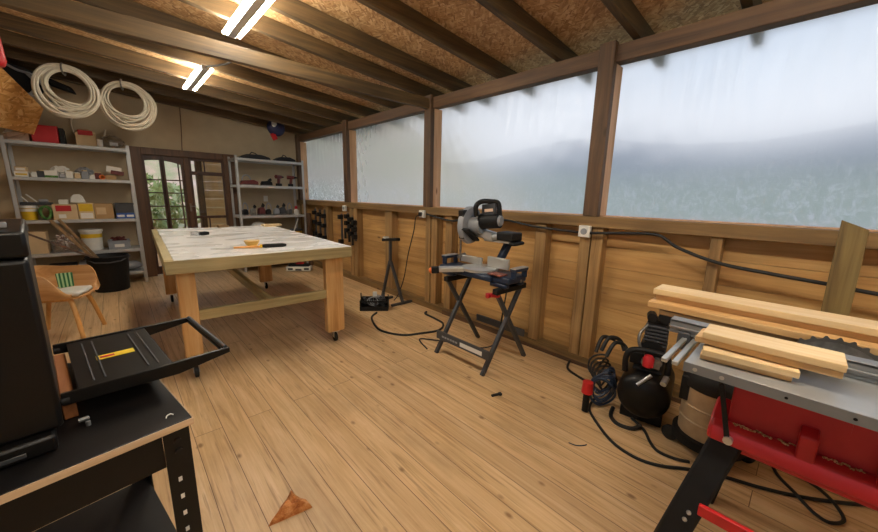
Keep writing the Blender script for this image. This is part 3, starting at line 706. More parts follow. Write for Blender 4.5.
for i, (x, zz_, lb) in enumerate(((-.45, .0, 'crumpled white bag piled behind the packets on the second shelf'), (-.23, .0, 'crumpled grey bag behind the packets on the second shelf'))):
    m = MB().ball((0, 0, .07), .09, .06, .07, 14, 9); m.jitter(.012, i+8)
    solo(m, 'crumpled_bag', M['paper'] if i == 0 else M['greyp'], lb, 'bag', (x, 6.66, z+.012), smooth=False)
carton(-.03, .07, 6.44, 6.60, z, .055, M['card'], 'brown carton under the tilted white box on the second shelf')
t = thing('tilted_box', 'open white box lying tilted at the right end of the second shelf', 'box', (.06, 6.55, z+.057))
MB().boxm(Matrix.Translation((.0, 0, .075)) @ Matrix.Rotation(.16, 4, 'Y'), .15, .14, .075).build('box_body', M['paper'], t, .003)
MB().boxm(Matrix.Translation((.03, -.075, .035)) @ Matrix.Rotation(.16, 4, 'Y'), .13, .02, .05).build('tool', M['maroon'], t, .006)
MB().box(.02, .08, -.07, .07, 0, .04).build('packing', M['card'], t, .003)
t = thing('tape_roll', 'orange tape roll standing on the second shelf beside the brown carton', 'tape', (-.065, 6.44, z))
MB().lathe([(.018, -.012), (.03, -.012), (.03, .012), (.018, .012), (.018, -.012)], (0, 0, .03), (0, 1, 0)).build('tape', M['orange'], t)

# third shelf
z = LZ[2]+.0015
t = bucket(-.765, 6.53, z, .072, .165, M['yelp'], 'yellow tub at the left end of the third shelf', M['plastic'], M['paper'])
t = thing('tool_tray', 'flat black tray on the yellow tub at the left of the third shelf', 'tray', (-.70, 6.55, z+.178))
MB().box(-.12, .14, -.08, .08, 0, .035).build('tray_body', M['dgrey'], t, .006)
MB().bar((-.06, -.05, .13), (.02, -.06, .037), .02, .012).bar((-.1, -.05, .10), (-.06, -.02, .036), .016, .01).build('white_tool', M['plastic'], t, .003)
MB().box(.03, .11, -.05, .03, .035, .07).build('contents', M['greyp'], t, .01)
m = MB()
for k in range(5):
    m.tube([(.045*math.cos(a)*(1+.1*math.sin(3*a+k)), -.05+.024*k+.008*math.sin(2*a), .085+.075*math.sin(a)) for a in [2*PI*i/24 for i in range(24)]], .012, 8, True)
solo(m, 'green_hose', M['green2'], 'green coiled hose between the yellow tub and cardboard boxes', 'hose', (-.625, 6.49, z+.003))
carton(-.56, -.345, 6.43, 6.70, z, .19, M['cardl'], 'cardboard box with red label on the third shelf', [(.12, .75, .55, .92, M['red']), (.2, .5, .1, .35, M['paper'])], group='cardboard boxes on the third shelf')
carton(-.338, -.195, 6.43, 6.70, z, .205, M['cardl'], 'cardboard box with yellow label in the middle of the third shelf', [(.05, .95, .5, .95, M['yelp']), (.1, .9, .06, .4, M['paper'])], group='cardboard boxes on the third shelf')
carton(-.19, -.01, 6.43, 6.70, z, .20, M['card'], 'plain cardboard box right of the yellow labelled one', [(.1, .6, .3, .75, M['cardl'])], group='cardboard boxes on the third shelf')
carton(-.50, -.42, 6.46, 6.6, z+.1905, .055, M['paper'], 'small white packet on the red labelled cardboard box')
t = thing('paper_pad', 'rounded white pad standing on the cardboard boxes of the third shelf', 'pad', (-.335, 6.55, z+.207))
MB().prism([(-.07, 0), (.075, 0), (.05, .09), (.02, .11), (-.03, .105), (-.06, .07)], 'Y', -.03, .03).build('pad_body', M['plastic'], t, .01)
tray(.01, .20, 6.44, 6.70, z+.075, .13, M['dgrey'], 'black open crate at the right end of the third shelf', M['blackm'], 'open_crate', 'crate', seed=4)
carton(.012, .105, 6.44, 6.66, z, .072, M['bluep'], 'left blue and white box under the black crate', [(.1, .9, .3, .7, M['paper'])], group='blue boxes under the black crate')
carton(.108, .20, 6.44, 6.66, z, .072, M['bluep'], 'right blue and white box under the black crate', [(.1, .9, .3, .7, M['paper'])], group='blue boxes under the black crate')
# fourth shelf
z = LZ[3]+.0015
carton(-.825, -.66, 6.44, 6.66, z, .27, M['cardl'], 'tall pale carton at the left end of the fourth shelf')
tray(-.625, -.40, 6.44, 6.68, z, .16, M['clear'], 'clear bin of pinkish bits on the fourth shelf', M['pinkwhite'], 'clear_bin', 'bin', seed=6, fillh=1.25)
bucket(-.265, 6.56, z, .108, .265, M['plastic'], 'white bucket with yellow band on the fourth shelf', M['plastic'], M['yelp'], 'paint_bucket')
tray(-.115, .11, 6.44, 6.68, z, .115, M['greyp'], 'grey crate of tangled leads on the fourth shelf', M['maroon'], 'grey_crate', 'crate', seed=9, patch=M['paper'], fillh=1.3)
# bottom shelf
z = LZ[4]+.0015
m = MB().ball((0, 0, .06), .13, .11, .062, 18, 10); m.jitter(.007, 2)
solo(m, 'grey_sack', M['greyp'], 'grey folded sack on the bottom left shelf right of the black tub', 'sack', (.08, 6.56, z+.008))
carton(-.70, -.45, 6.44, 6.7, z, .16, M['dgrey'], 'dark carton on the bottom left shelf behind the chair')
carton(-.42, -.2, 6.44, 6.7, z, .17, M['greyp'], 'grey carton on the bottom left shelf behind the black tub')

# black tub with laths leaning in it
t = thing('black_tub', 'black round tub full of laths in front of the left shelves', 'tub', (-.135, 6.15, 0))
MB().lathe([(.165, 0), (.17, .01), (.205, .43), (.215, .45), (.205, .46), (.19, .44), (.155, .02), (0, .02)]).build('tub_body', M['blackm'], t)
MB().tube([(-.218, 0, .43), (-.12, -.20, .40), (0, -.228, .39), (.12, -.20, .40), (.218, 0, .43)], .008).build('handle', M['dgrey'], t)
for i, (p0, p1, w_, lb) in enumerate((((-.03, 6.10, .06), (-.56, 6.02, .93), .035, 'longest brown lath in the black tub, leaning left'), ((-.03, 6.17, .06), (-.50, 6.12, .93), .03, 'brown lath beside the longest one in the black tub'),
                                     ((-.02, 6.035, .30), (-.77, 5.98, .80), .022, 'thin dark lath leaning furthest left out of the black tub'))):
    solo(MB().bar(p0, p1, w_, .014, (0, -1, .3)), 'wood_lath', M['pineold'] if i < 2 else M['doorf'], lb, 'lath', group='laths standing in the black tub', bevel=.002)

# ------------------------------------------------------------------ right shelf unit contents
z = RZ[0]+.0015
for x, w_, lb in ((1.78, .24, 'long black tool bag on top of the right shelves'), (2.27, .17, 'shorter black tool bag on top of the right shelves')):
    t = thing('tool_bag', lb, 'bag', (x, 6.45, z), 0, 'black bags on the right shelves')
    MB().prism([(-w_, 0), (w_, 0), (w_*.95, .04), (w_*.4, .075), (-w_*.5, .07), (-w_*.9, .03)], 'Y', -.12, .12).build('bag_body', M['fabric'], t, .02)
    MB().tube([(-w_*.3+.0, -.02, .06), (-w_*.1, -.02, .11), (w_*.1, -.02, .10), (w_*.35, -.02, .06)], .008).build('strap', M['blackm'], t)
z = RZ[1]+.0015
def drill(x, y, z, rz, label):
    t = thing('cordless_drill', label, 'drill', (x, y, z), rz, 'cordless drills on the right shelves')
    MB().box(-.04, .04, -.035, .035, 0, .045).build('battery', M['blackm'], t, .006)
    MB().prism([(-.02, .045), (.022, .045), (.035, .13), (-.012, .13)], 'Y', -.016, .016).build('grip', M['maroon'], t, .006)
    MB().cyl((-.055, 0, .155), (.06, 0, .155), .032, .028).build('motor_housing', M['maroon'], t)
    MB().cyl((.06, 0, .155), (.115, 0, .155), .022, .012).build('chuck', M['blackm'], t)
    return t
drill(2.14, 6.40, z, .5, 'dark red cordless drill standing left on the right hand shelf unit')
drill(2.34, 6.40, z, -.2, 'dark red cordless drill standing right on the right hand shelf unit')
def sander(x, y, z, w_, label, mt, hoop):
    t = thing('power_tool', label, 'power tool', (x, y, z), 0, 'power tools on the right shelves')
    MB().prism([(-w_, .012), (w_, .012), (w_*.95, .06), (w_*.5, .085), (-w_*.2, .075), (-w_*.8, .07)], 'Y', -.05, .05).build('tool_body', mt, t, .012)
    MB().box(-w_*.9, w_*.9, -.055, .055, 0, .012).build('sole', M['shine'], t, .002)
    if hoop: MB().tube([(-w_*.7+hoop*(.5-.5*math.cos(a)), 0, .07+.09*math.sin(a)) for a in [PI*i/12 for i in range(13)]], .009).build('handle', M['greyp'], t)
    else: MB().cyl((w_*.4, 0, .08), (w_*.9, 0, .11), .022).build('knob', M['blackm'], t)
    return t
sander(1.67, 6.40, z, .14, 'dark red planer with hooped handle on the right shelf unit', M['maroon'], .13)
sander(1.945, 6.42, z, .09, 'black and red sander next to the hooped planer', M['blackm'], 0)
z = RZ[2]+.0015
names = ['black grinder at the left of the tool row on the lower visible shelf', 'grey clamp second in the tool row', 'red handled saw third in the tool row', 'black jigsaw in the middle of the tool row', 'grey plane right of the black jigsaw in the tool row', 'black heat gun near the right end of the tool row', 'silver router at the right end of the tool row']
mats = [M['blackm'], M['shine'], M['maroon'], M['blackm'], M['greyp'], M['dgrey'], M['shine']]
for i, x in enumerate((1.57, 1.70, 1.82, 1.94, 2.06, 2.17, 2.28)):
    t = sander(x, 6.38+.03*(i % 2), z, .042+.005*(i % 3), names[i], mats[i], .08 if i % 3 == 0 else 0); t['group'] = 'tools in a row on the lower right shelf'
    t.rotation_euler = (0, 0, random.Random(i).uniform(-.15, .15)); t.scale = (1.0, 1, 1.25+.2*(i % 3))
t = thing('spray_bottle', 'white bottle with red cap at the right end of the tool row', 'bottle', (2.405, 6.38, z))
MB().lathe([(.035, 0), (.042, .01), (.042, .075), (.02, .095), (.018, .10)]).build('bottle_body', M['plastic'], t)
MB().lathe([(.024, .10), (.026, .135), (.012, .155)]).build('cap', M['red'], t)
z = RZ[3]+.0015
t = bucket(2.40, 6.42, z, .10, .15, M['yelp'], 'yellow bucket low at the right end of the right shelves', M['dgrey'])
solo(MB().bar((2.26, 6.30, z+.006), (2.40, 6.30, z+.35), .018, .01, (0, 1, 0)), 'white_stick', M['plastic'], 'white stick leaning before the yellow bucket on the right shelves', 'stick', bevel=.002)
carton(1.56, 1.95, 6.32, 6.6, z, .20, M['dgrey'], 'dark tool case on the fourth shelf of the right unit', cat='case', name='tool_case')
t = thing('white_helmet', 'white rounded helmet on the dark tool case of the right unit', 'helmet', (1.78, 6.44, z+.202))
MB().lathe([(.13, 0), (.12, .04), (.085, .085), (.03, .105), (0, .108)]).build('helmet_shell', M['plastic'], t)
carton(1.6, 2.3, 6.32, 6.65, RZ[4]+.0015, .17, M['blackm'], 'long black case on the bottom shelf of the right unit', cat='case', name='tool_case')
# white label stuck on the wall behind
solo(MB().box(-.035, .035, -.004, 0, -.05, .05), 'wall_notice', M['plastic'], 'pale notice fixed to the back wall between the right shelves', 'notice', (2.03, 6.798, 1.19))

# low white and red case on the floor behind the table
t = thing('floor_case', 'low white and red case on the floor beyond the table', 'case', (2.20, 5.84, 0), math.radians(-36))
MB().box(-.20, .20, -.07, .07, .008, .085).build('case_body', M['plastic'], t, .012)
MB().box(-.05, .05, -.074, -.068, .02, .05).box(-.17, -.09, -.074, -.068, .03, .065).box(.09, .17, -.074, -.068, .03, .065).build('recess', M['dgrey'], t, .003)
MB().box(-.17, .17, -.055, .055, .085, .125).build('lid', M['blackm'], t, .01)
MB().box(-.04, .07, -.05, .05, .125, .145).build('red_top', M['red'], t, .006)

# hanging round bundle in the ceiling corner, crack cable on the wall
t = thing('hanging_cap', 'dark blue round cap with red strap hanging in the ceiling corner', 'cap', (2.19, 6.50, 2.28))
MB().ball((0, 0, .10), .145, .10, .135, 24, 14).build('cap_shell', plain('navy_cloth', '#20244a', .6), t)
MB().ball((-.055, -.085, .15), .045, .02, .055).build('white_patch', M['plastic'], t)
MB().bar((-.08, -.04, -.0), (-.03, -.04, -.10), .085, .02, (0, 1, 0)).build('red_strap', M['redpaint'], t, .006)
MB().tube([(0, 0, .23), (0, 0, .27)], .006).build('cord', M['blackm'], t)
solo(MB().tube([(.911, 6.795, 2.62), (.895, 6.795, 2.2), (.875, 6.795, 1.905)], .006), 'wall_cable', M['doorf'], 'thin brown cable running down the back wall to the door', 'cable')

# ------------------------------------------------------------------ clamps hung on the right wall
def clamp(y, z0, z1, x, label, jaws, group):
    t = thing('bar_clamp', label, 'clamp', (x, y, z0), 0, group)
    MB().bar((0, 0, 0), (0, 0, z1-z0), .016, .045, (0, 1, 0)).build('bar', M['dgrey'], t, .002)
    MB().tube([(0, 0, z1-z0-.01), (.006, 0, z1-z0+.02), (.013, 0, z1-z0+.015)], .004).build('hanging_hook', M['shine'], t)
    for j in jaws:
        MB().box(-.055, .012, -.034, .034, j, j+.065).build('jaw', M['blackm'], t, .006)
    MB().cyl((-.05, 0, jaws[0]+.02), (-.05, 0, jaws[0]-.09), .018).build('screw_handle', M['blackm'], t)
    return t
for i, (y, z0, z1, lb) in enumerate(((4.60, .62, .93, 'nearest black bar clamp on the stud'), (4.70, .66, .97, 'second black bar clamp on the stud'), (4.82, .70, 1.02, 'third black bar clamp on the stud, furthest back'), (5.02, .42, 1.0, 'long thin bar clamp hung beyond the stud clamps'))):
    clamp(y, z0, z1, 2.585, lb, (.03, .14, .24) if i < 3 else (.12, .5), 'bar clamps hung on the right wall')
for i, (y, z0, z1, lb) in enumerate(((5.62, .40, 1.04, 'long black clamp hung in the far right corner, nearer one'), (5.80, .42, 1.03, 'long black clamp hung in the far right corner, middle one'), (5.98, .44, 1.04, 'long black clamp hung in the far right corner, furthest one'))):
    clamp(y, z0, z1, 2.585, lb, (.14, .34, .5), 'long clamps in the far right corner')
solo(MB().box(-.02, .02, -.12, .12, 0, .95), 'dark_board', M['doorf'], 'dark board leaning upright in the far right corner', 'board', (2.56, 6.28, 0), bevel=.004)

# ------------------------------------------------------------------ sockets and the wall cable
def socket(y, z, s, label):
    t = thing('wall_socket', label, 'socket', (2.575, y, z), 0, 'white wall sockets under the sill')
    MB().box(-.032, .004, -s, s, -s, s).build('socket_box', M['plastic'], t, .006)
    MB().cyl((-.0325, 0, 0), (-.036, 0, 0), s*.55).build('socket_face', M['greyp'], t)
    return t
socket(1.158, 1.068, .043, 'white wall socket between the mitre saw and the leaning plank')
socket(3.04, 1.10, .042, 'white wall socket on the stud behind the mitre saw').location.x = 2.572
socket(4.87, 1.09, .042, 'white wall socket above the hung bar clamps')
MB().box(-.06, -.0365, -.02, .02, -.02, .02).build('plug', M['rubber'], [o for o in bpy.data.objects if o.name.startswith('wall_socket') and abs(o.location.y-3.04) < .01][0], .005)
solo(MB().tube(smoothpath([(2.565, 2.97, 1.10), (2.56, 2.6, 1.055), (2.565, 2.42, 1.07), (2.565, 2.1, 1.09), (2.565, 1.89, 1.105), (2.56, 1.57, 1.07), (2.56, 1.21, 1.058)]), .010), 'wall_power_cable', M['rubber'], 'black cable sagging along the wall left of the near socket', 'cable')
solo(MB().tube(smoothpath([(2.545, 1.11, 1.06), (2.555, .87, 1.08), (2.565, .68, 1.085), (2.565, .56, 1.018), (2.565, .35, .953), (2.56, .13, .931), (2.56, -.10, .914), (2.56, -.25, .90), (2.56, -.7, .88)]), .010), 'wall_power_cable', M['rubber'], 'black cable sagging along the wall right of the near socket', 'cable')
solo(MB().tube(smoothpath([(2.52, 3.02, 1.08), (2.53, 3.12, 1.06), (2.55, 3.18, .9), (2.56, 3.3, .6), (2.56, 3.38, .3), (2.50, 3.42, .08), (2.42, 3.40, .02)]), .006), 'thin_lead', M['rubber'], 'thin brown lead dropping from the far socket to the floor', 'cable')

# leaning treated plank by the window
m = MB(); m.prism([(-.19, 0), (-.095, 0), (-.080, 1.235), (-.168, 1.196)], 'X', 2.44, 2.465)
solo(m, 'treated_plank', M['green'], 'greenish treated plank standing against the sill at the right', 'plank', bevel=.003)
solo(MB().prism([(0, 0), (.0, 0.06), (.02, .03)], 'Z', 0, .012), 'wood_chip', M['pinelight'], 'small pale wood chip on the bottom plate by the wall', 'chip', (2.62, .92, .073))

# ------------------------------------------------------------------ roller stand and tool basket
t = thing('roller_stand', 'black folding roller stand against the right wall', 'stand', (2.405, 3.41, 0))
MB().bar((-.03, .0, .48), (-.03, 0, .77), .03, .03).build('post', M['dgrey'], t, .003)
h_ = MB().bar((-.03, -.16, .80), (-.03, .14, .765), .06, .035).build('head', M['blackm'], t, .006)
MB().box(-.07, -.01, .05, .10, .79, .81).build('head_pad', M['plastic'], h_, .003)
MB().bar((-.03, .01, .52), (-.06, .14, .03), .03, .03, (1, 0, 0)).build('leg', M['dgrey'], t, .003)
MB().bar((-.03, -.01, .52), (.03, -.17, .03), .03, .03, (1, 0, 0)).build('leg', M['dgrey'], t, .003)
MB().bar((-.12, -.15, .016), (.205, -.15, .016), .03, .03).build('foot_bar', M['dgrey'], t, .003)
MB().bar((-.16, .14, .016), (.1, .14, .016), .03, .03).build('foot_bar', M['dgrey'], t, .003)
t = thing('tool_basket', 'black open basket of tools and leads at the foot of the roller stand', 'basket', (2.10, 3.335, 0), math.radians(-38))
m = MB().box(-.16, .16, -.10, .10, 0, .012)
m.box(-.16, .16, -.10, -.09, .012, .05).box(-.16, .16, .09, .10, .012, .12).box(-.16, -.15, -.09, .09, .012, .12).box(.15, .16, -.09, .09, .012, .12).bar((-.16, -.095, .11), (.16, -.095, .11), .012, .016)
m.bar((-.155, .0, .12), (-.155, 0, .19), .012, .012).bar((.155, .0, .12), (.155, 0, .17), .012, .012).build('basket_frame', M['blackm'], t, .003)
m = MB(); r = random.Random(5)
for k in range(4): m.tube([(.02*k-.02+.06*math.cos(a), -.05+.03*k+.015*math.sin(2*a+k), .10+.05*math.sin(a)) for a in [2*PI*i/20 for i in range(20)]], .006, 6, True)
m.build('grey_leads', M['greyp'], t)
m = MB()
for k in range(12):
    q = Euler((r.uniform(0, 6), r.uniform(0, 6), r.uniform(0, 6))).to_matrix().to_4x4(); q.translation = (r.uniform(-.11, .11), r.uniform(-.06, .06), r.uniform(.05, .14)); m.boxm(q, .1, .03, .025)
m.build('tools', M['dgrey'], t, .004)
MB().box(-.02, .025, -.01, .03, .13, .20).build('white_box', M['plastic'], t, .004)
solo(MB().tube(smoothpath([(2.02, 3.17, .01), (1.90, 3.08, .008), (1.80, 2.86, .008), (1.77, 2.68, .008), (1.86, 2.48, .008), (2.02, 2.40, .008), (2.21, 2.35, .008), (2.36, 2.45, .008), (2.40, 2.62, .008), (2.42, 2.80, .008), (2.47, 2.84, .01)]), .011), 'floor_cable', M['rubber'], 'thick black cable looping over the floor left of the mitre saw stand', 'cable')

# ------------------------------------------------------------------ mitre saw on its folding stand
t = thing('saw_stand', 'black folding trestle stand carrying the mitre saw', 'stand', (2.10, 1.74, 0))
dk = M['dgrey']
for y_t, y_b in ((1.96, 2.005), (1.455, 1.50)):
    MB().bar((1.86, y_b, .0), (2.21, y_t, .635), .03, .03, (0, 1, 0)).build('leg', dk, t, .003, world=True)
    MB().bar((2.39, y_b-.012, .0), (1.945, y_t+.02, .635), .03, .03, (0, 1, 0)).build('leg', dk, t, .003, world=True)
for y_ in (1.955, 1.455):
    MB().bar((1.90, y_, .645), (2.26, y_, .645), .045, .04).build('head_bar', M['blackm'], t, .004, world=True)
MB().box(1.845, 1.862, 1.43, 1.99, .145, .215).build('front_panel', M['dgrey'], t, .003, world=True)
MB().box(1.842, 1.8448, 1.50, 1.72, .163, .195).build('panel_label', M['plastic'], t, world=True)
m = MB(); xx = 1.90
for k in range(6): m.box(1.842, 1.8448, 1.75+.03*k, 1.772+.03*k, .172, .186)
m.build('panel_lettering', M['greyp'], t, world=True)
MB().box(2.33, 2.345, 1.47, 1.98, .19, .25).build('rear_panel', M['dgrey'], t, .003, world=True)
MB().bar((1.93, 1.44, .62), (1.93, 1.55, .60), .03, .03).cyl((1.90, 1.5, .61), (1.87, 1.5, .61), .016).build('red_catch', M['red'], t, .003, world=True)
t = thing('mitre_saw', 'blue and black sliding mitre saw mounted on the trestle stand', 'saw', (2.06, 1.72, .666))
W_ = dict(world=True)
MB().box(1.92, 2.20, 1.52, 1.94, .70, .745).box(1.95, 2.17, 1.38, 1.54, .70, .752).box(1.95, 2.17, 1.92, 2.09, .70, .742).box(1.95, 2.0, 1.40, 1.55, .666, .70).box(1.95, 2.0, 1.92, 2.06, .666, .70).box(2.13, 2.18, 1.40, 1.55, .666, .70).box(2.13, 2.18, 1.92, 2.06, .666, .70).build('base', M['navy'], t, .012, **W_)
MB().lathe([(.145, 0), (.145, .02), (.13, .024), (0, .024)], (2.05, 1.73, .744)).build('turntable', M['alu'], t, **W_)
MB().bar((2.08, 1.70, .755), (1.80, 1.93, .745), .085, .035).build('table_arm', M['alu'], t, .006, **W_)
MB().bar((1.80, 1.93, .742), (1.755, 1.967, .738), .05, .05).build('arm_end', M['blackm'], t, .006, **W_)
MB().ball((1.79, 2.0, .725), .026).build('lock_knob', M['orange'], t, **W_)
MB().box(2.10, 2.125, 1.50, 1.70, .768, .85).box(2.10, 2.125, 1.76, 2.0, .768, .825).build('fence', M['alu'], t, .006, **W_)
for y_ in (2.075, 1.375):
    MB().bar((2.0, y_, .74), (2.0, y_, .80), .018, .04).bar((2.13, y_, .74), (2.13, y_, .80), .018, .04).box(1.985, 2.145, y_-.025, y_+.025, .792, .812).build('work_support', M['navy'], t, .004, **W_)
    MB().box(1.985, 2.145, y_-.025, y_+.025, .8125, .817).build('support_top', M['alu'], t, **W_)
    MB().bar((2.10, y_, .712), (2.10, 1.72, .712), .02, .02).build('extension_rod', M['shine'], t, **W_)
MB().box(1.935, 2.02, 1.44, 1.56, .752, .764).build('clamp_pad', plain('brown_red_plate', '#7d4535', .5), t, .004, **W_)
# arm and head
MB().bar((2.14, 1.64, .76), (2.24, 1.60, .97), .06, .05).bar((2.25, 1.60, .95), (2.18, 1.66, 1.0), .05, .045).build('hinge_arm', M['navy'], t, .012, **W_)
MB().cyl((2.13, 1.76, .975), (2.14, 1.50, .975), .013).cyl((2.19, 1.76, .975), (2.20, 1.50, .975), .013).build('slide_rails', M['steel'], t, **W_)
MB().box(2.09, 2.22, 1.47, 1.62, .985, 1.05).bar((2.09, 1.475, .968), (2.22, 1.475, .972), .06, .025).build('dust_box', M['blackm'], t, .012, **W_)
# blade guard disc facing the far end, tilted head
c = V((2.08, 1.88, 1.08)); ax = V((-.15, 1, 0)).normalized()
MB().lathe([(.03, -.02), (.10, -.032), (.142, -.028), (.148, -.012), (.148, .012), (.14, .022), (.0, .026)], c, ax, 36).build('blade_guard', M['greyp'], t, **W_)
MB().lathe([(.0, .0), (.045, .0), (.055, .008), (.045, .016), (0, .016)], c+ax*.026, ax).build('guard_hub', M['alu'], t, **W_)
m = MB(); pts_i, pts_o = [], []
u = V((1, .15, 0)).normalized(); up = V((0, 0, 1))
m.bar(c+u*-.14+up*-.02-ax*.036, c+u*.02+up*-.12-ax*.036, .02, .10, ax).bar(c+up*.12-u*.10+ax*.0, c+up*-.10-u*.08, .05, .065, u).build('lower_guard', M['blackm'], t, .006, **W_)
MB().lathe([(0, 0), (.125, 0), (.125, .002), (0, .002)], c+ax*.0+up*-.028, ax, 40).build('blade', M['steel'], t, **W_)
MB().cyl(c-ax*.03, c-ax*.12+up*.01, .075, .07).build('gear_case', M['greyp'], t, **W_)
MB().cyl(c-ax*.11+up*.035, c-ax*.27+up*.05, .062, .056).build('motor', M['blackm'], t, **W_)
MB().cyl(c-ax*.271+up*.05, c-ax*.285+up*.05, .045, .035).build('motor_cap', M['greyp'], t, **W_)
h0 = c+up*.075-ax*.10
m = MB().tube(smoothpath([h0+u*-.06, h0+u*-.075+up*.075-ax*.0, h0+u*-.05+up*.112-ax*.03, h0+u*-.03+up*.115-ax*.10, h0+u*0+up*.10-ax*.15, h0+up*.0-ax*.165]), .019, 10)
m.build('handle', M['blackm'], t, **W_)
MB().boxm(Matrix.Translation(h0+up*.055-ax*.085+u*-.02) @ Matrix.Rotation(-.1, 4, 'X'), .03, .125, .085).build('handle_plate', M['dgrey'], t, .006, **W_)
MB().boxm(Matrix.Translation(h0+up*.05-ax*.09+u*-.037) @ Matrix.Rotation(-.1, 4, 'X'), .004, .08, .022).build('handle_badge', M['pinkcard'], t, .001, **W_)
MB().bar(c-ax*.05+up*-.05+u*.03, V((2.17, 1.62, .99)), .06, .07).build('arm_casting', M['alu'], t, .012, **W_)
MB().cyl((2.10, 1.66, 1.0), (2.14, 1.58, 1.02), .03).build('pivot_knob', M['alud'], t, **W_)
MB().cyl((2.10, 1.99, .768), (2.10, 1.99, .95), .008).bar((2.08, 2.0, .80), (2.14, 1.97, .83), .03, .02).build('hold_down', M['shine'], t, **W_)
solo(MB().tube(smoothpath([(2.22, 1.58, .67), (2.24, 1.6, .55), (2.23, 1.62, .35), (2.24, 1.66, .12), (2.22, 1.80, .01), (2.12, 2.02, .008), (2.0, 2.22, .008), (1.92, 2.3, .008), (1.84, 2.1, .008)]), .006), 'saw_lead', M['rubber'], 'thin dark lead falling from the mitre saw to the floor', 'cable')

# ------------------------------------------------------------------ air compressor and hose
t = thing('air_compressor', 'black air compressor with round tank on the floor by the wall', 'compressor', (2.31, .555, 0), math.radians(10))
prof = [(0, -.235), (.06, -.232), (.105, -.215), (.13, -.19), (.137, -.165), (.137, .165), (.13, .19), (.105, .215), (0, .235)]
MB().lathe(prof, (0, 0, .185), (1, 0, 0), 36).build('tank', M['black'], t)
for x in (-.12, .12): MB().box(x-.02, x+.02, -.11, .11, 0, .07).build('foot', M['blackm'], t, .006)
MB().box(-.14, .16, -.075, .075, .318, .335).build('pump_plate', M['blackm'], t, .004)
MB().cyl((-.02, 0, .40), (.19, 0, .40), .07).build('motor', M['blackm'], t)
m = MB()
for k in range(7): m.box(-.01, .11, -.07, .05, .42+.022*k, .431+.022*k)
m.box(.01, .09, -.055, .035, .335, .575).build('pump_head', M['dgrey'], t, .002)
MB().box(.0, .10, -.062, .042, .576, .60).cyl((.02, -.05, .635), (.02, -.09, .635), .01).build('cylinder_head', M['blackm'], t, .004)
MB().cyl((-.02, -.045, .63), (.06, -.06, .63), .036).build('air_filter', M['blackm'], t)
MB().cyl((-.02, .02, .615), (.05, .03, .615), .026).build('air_filter', M['blackm'], t)
MB().tube(smoothpath([(.0, .04, .56), (-.05, .07, .50), (-.07, .05, .42), (-.08, .0, .34)]), .009).build('copper_pipe', M['shine'], t)
MB().box(-.10, -.05, .03, .10, .336, .41).build('pressure_switch', M['blackm'], t, .006)
MB().tube(smoothpath([(-.15, .11, .30), (-.17, .11, .40), (-.16, .08, .445), (-.14, -.02, .45), (-.13, -.09, .43), (-.12, -.10, .33)]), .016, 10).build('handle', M['blackm'], t)
MB().cyl((-.17, -.045, .40), (-.13, -.045, .40), .024).cyl((-.17, .01, .39), (-.13, .01, .39), .024).box(-.16, -.12, -.06, .02, .36, .385).build('gauge', M['shine'], t, **{})
MB().lathe([(.014, 0), (.027, .008), (.029, .055), (.02, .072), (0, .074)], (-.20, -.005, .375)).build('red_regulator', M['red'], t)
MB().cyl((-.235, .03, .27), (-.20, -.03, .335), .010).cyl((-.22, -.09, .31), (-.17, -.10, .33), .016).build('outlet_fitting', M['steel'], t)
m = MB()
for k in range(7):
    m.tube([(.02+.006*k+.02*math.sin(2*a+k), .072*math.cos(a+.3*k)*(1-.04*k)+.012*math.sin(k*2), .012+.012*k+.09+.085*math.sin(a+.2*k)) for a in [2*PI*i/28 for i in range(28)]], .007, 6, True)
o = solo(m, 'air_hose', M['bluehose'], 'coiled dark blue air hose hung on the left of the compressor', 'hose', (2.12, .735, -.0), .5)
t = thing('hose_gun', 'red capped air gun lying by the coiled dark hose', 'air gun', (2.06, .79, .105))
MB().cyl((-.05, .0, .03), (-.05, .0, .10), .034, .03).build('red_cap', M['redpaint'], t)
MB().cyl((-.05, 0, -.095), (-.05, 0, .03), .02).build('gun_body', M['blackm'], t)

rr_ = random.Random(8); m = MB()
for k in range(6):
    m.tube([(.0+.015*k+.02*math.sin(a*2+k), .055*math.cos(a+.5*k)+.01*k, .105+.022*k+.07*math.sin(a+.4*k)) for a in [2*PI*i/26 for i in range(26)]], .0065, 6, True)
solo(m, 'lead_coil', M['rubber'], 'coiled black lead resting against the left end of the compressor tank', 'lead', (2.30, .775, -.012), .9)
# corrugated breather hoses over the compressor
solo(MB().tube(smoothpath([(2.15, .76, .36), (2.2, .74, .44), (2.27, .70, .42), (2.26, .66, .36)]), .012).tube(smoothpath([(2.13, .72, .34), (2.19, .70, .42), (2.26, .67, .40), (2.25, .63, .36)]), .012).tube(smoothpath([(2.17, .80, .33), (2.23, .79, .42), (2.30, .74, .40)]), .012), 'hose_bundle', M['rubber'], 'bundle of black hoses arched over the compressor', 'hose', (0.02, .035, 0))

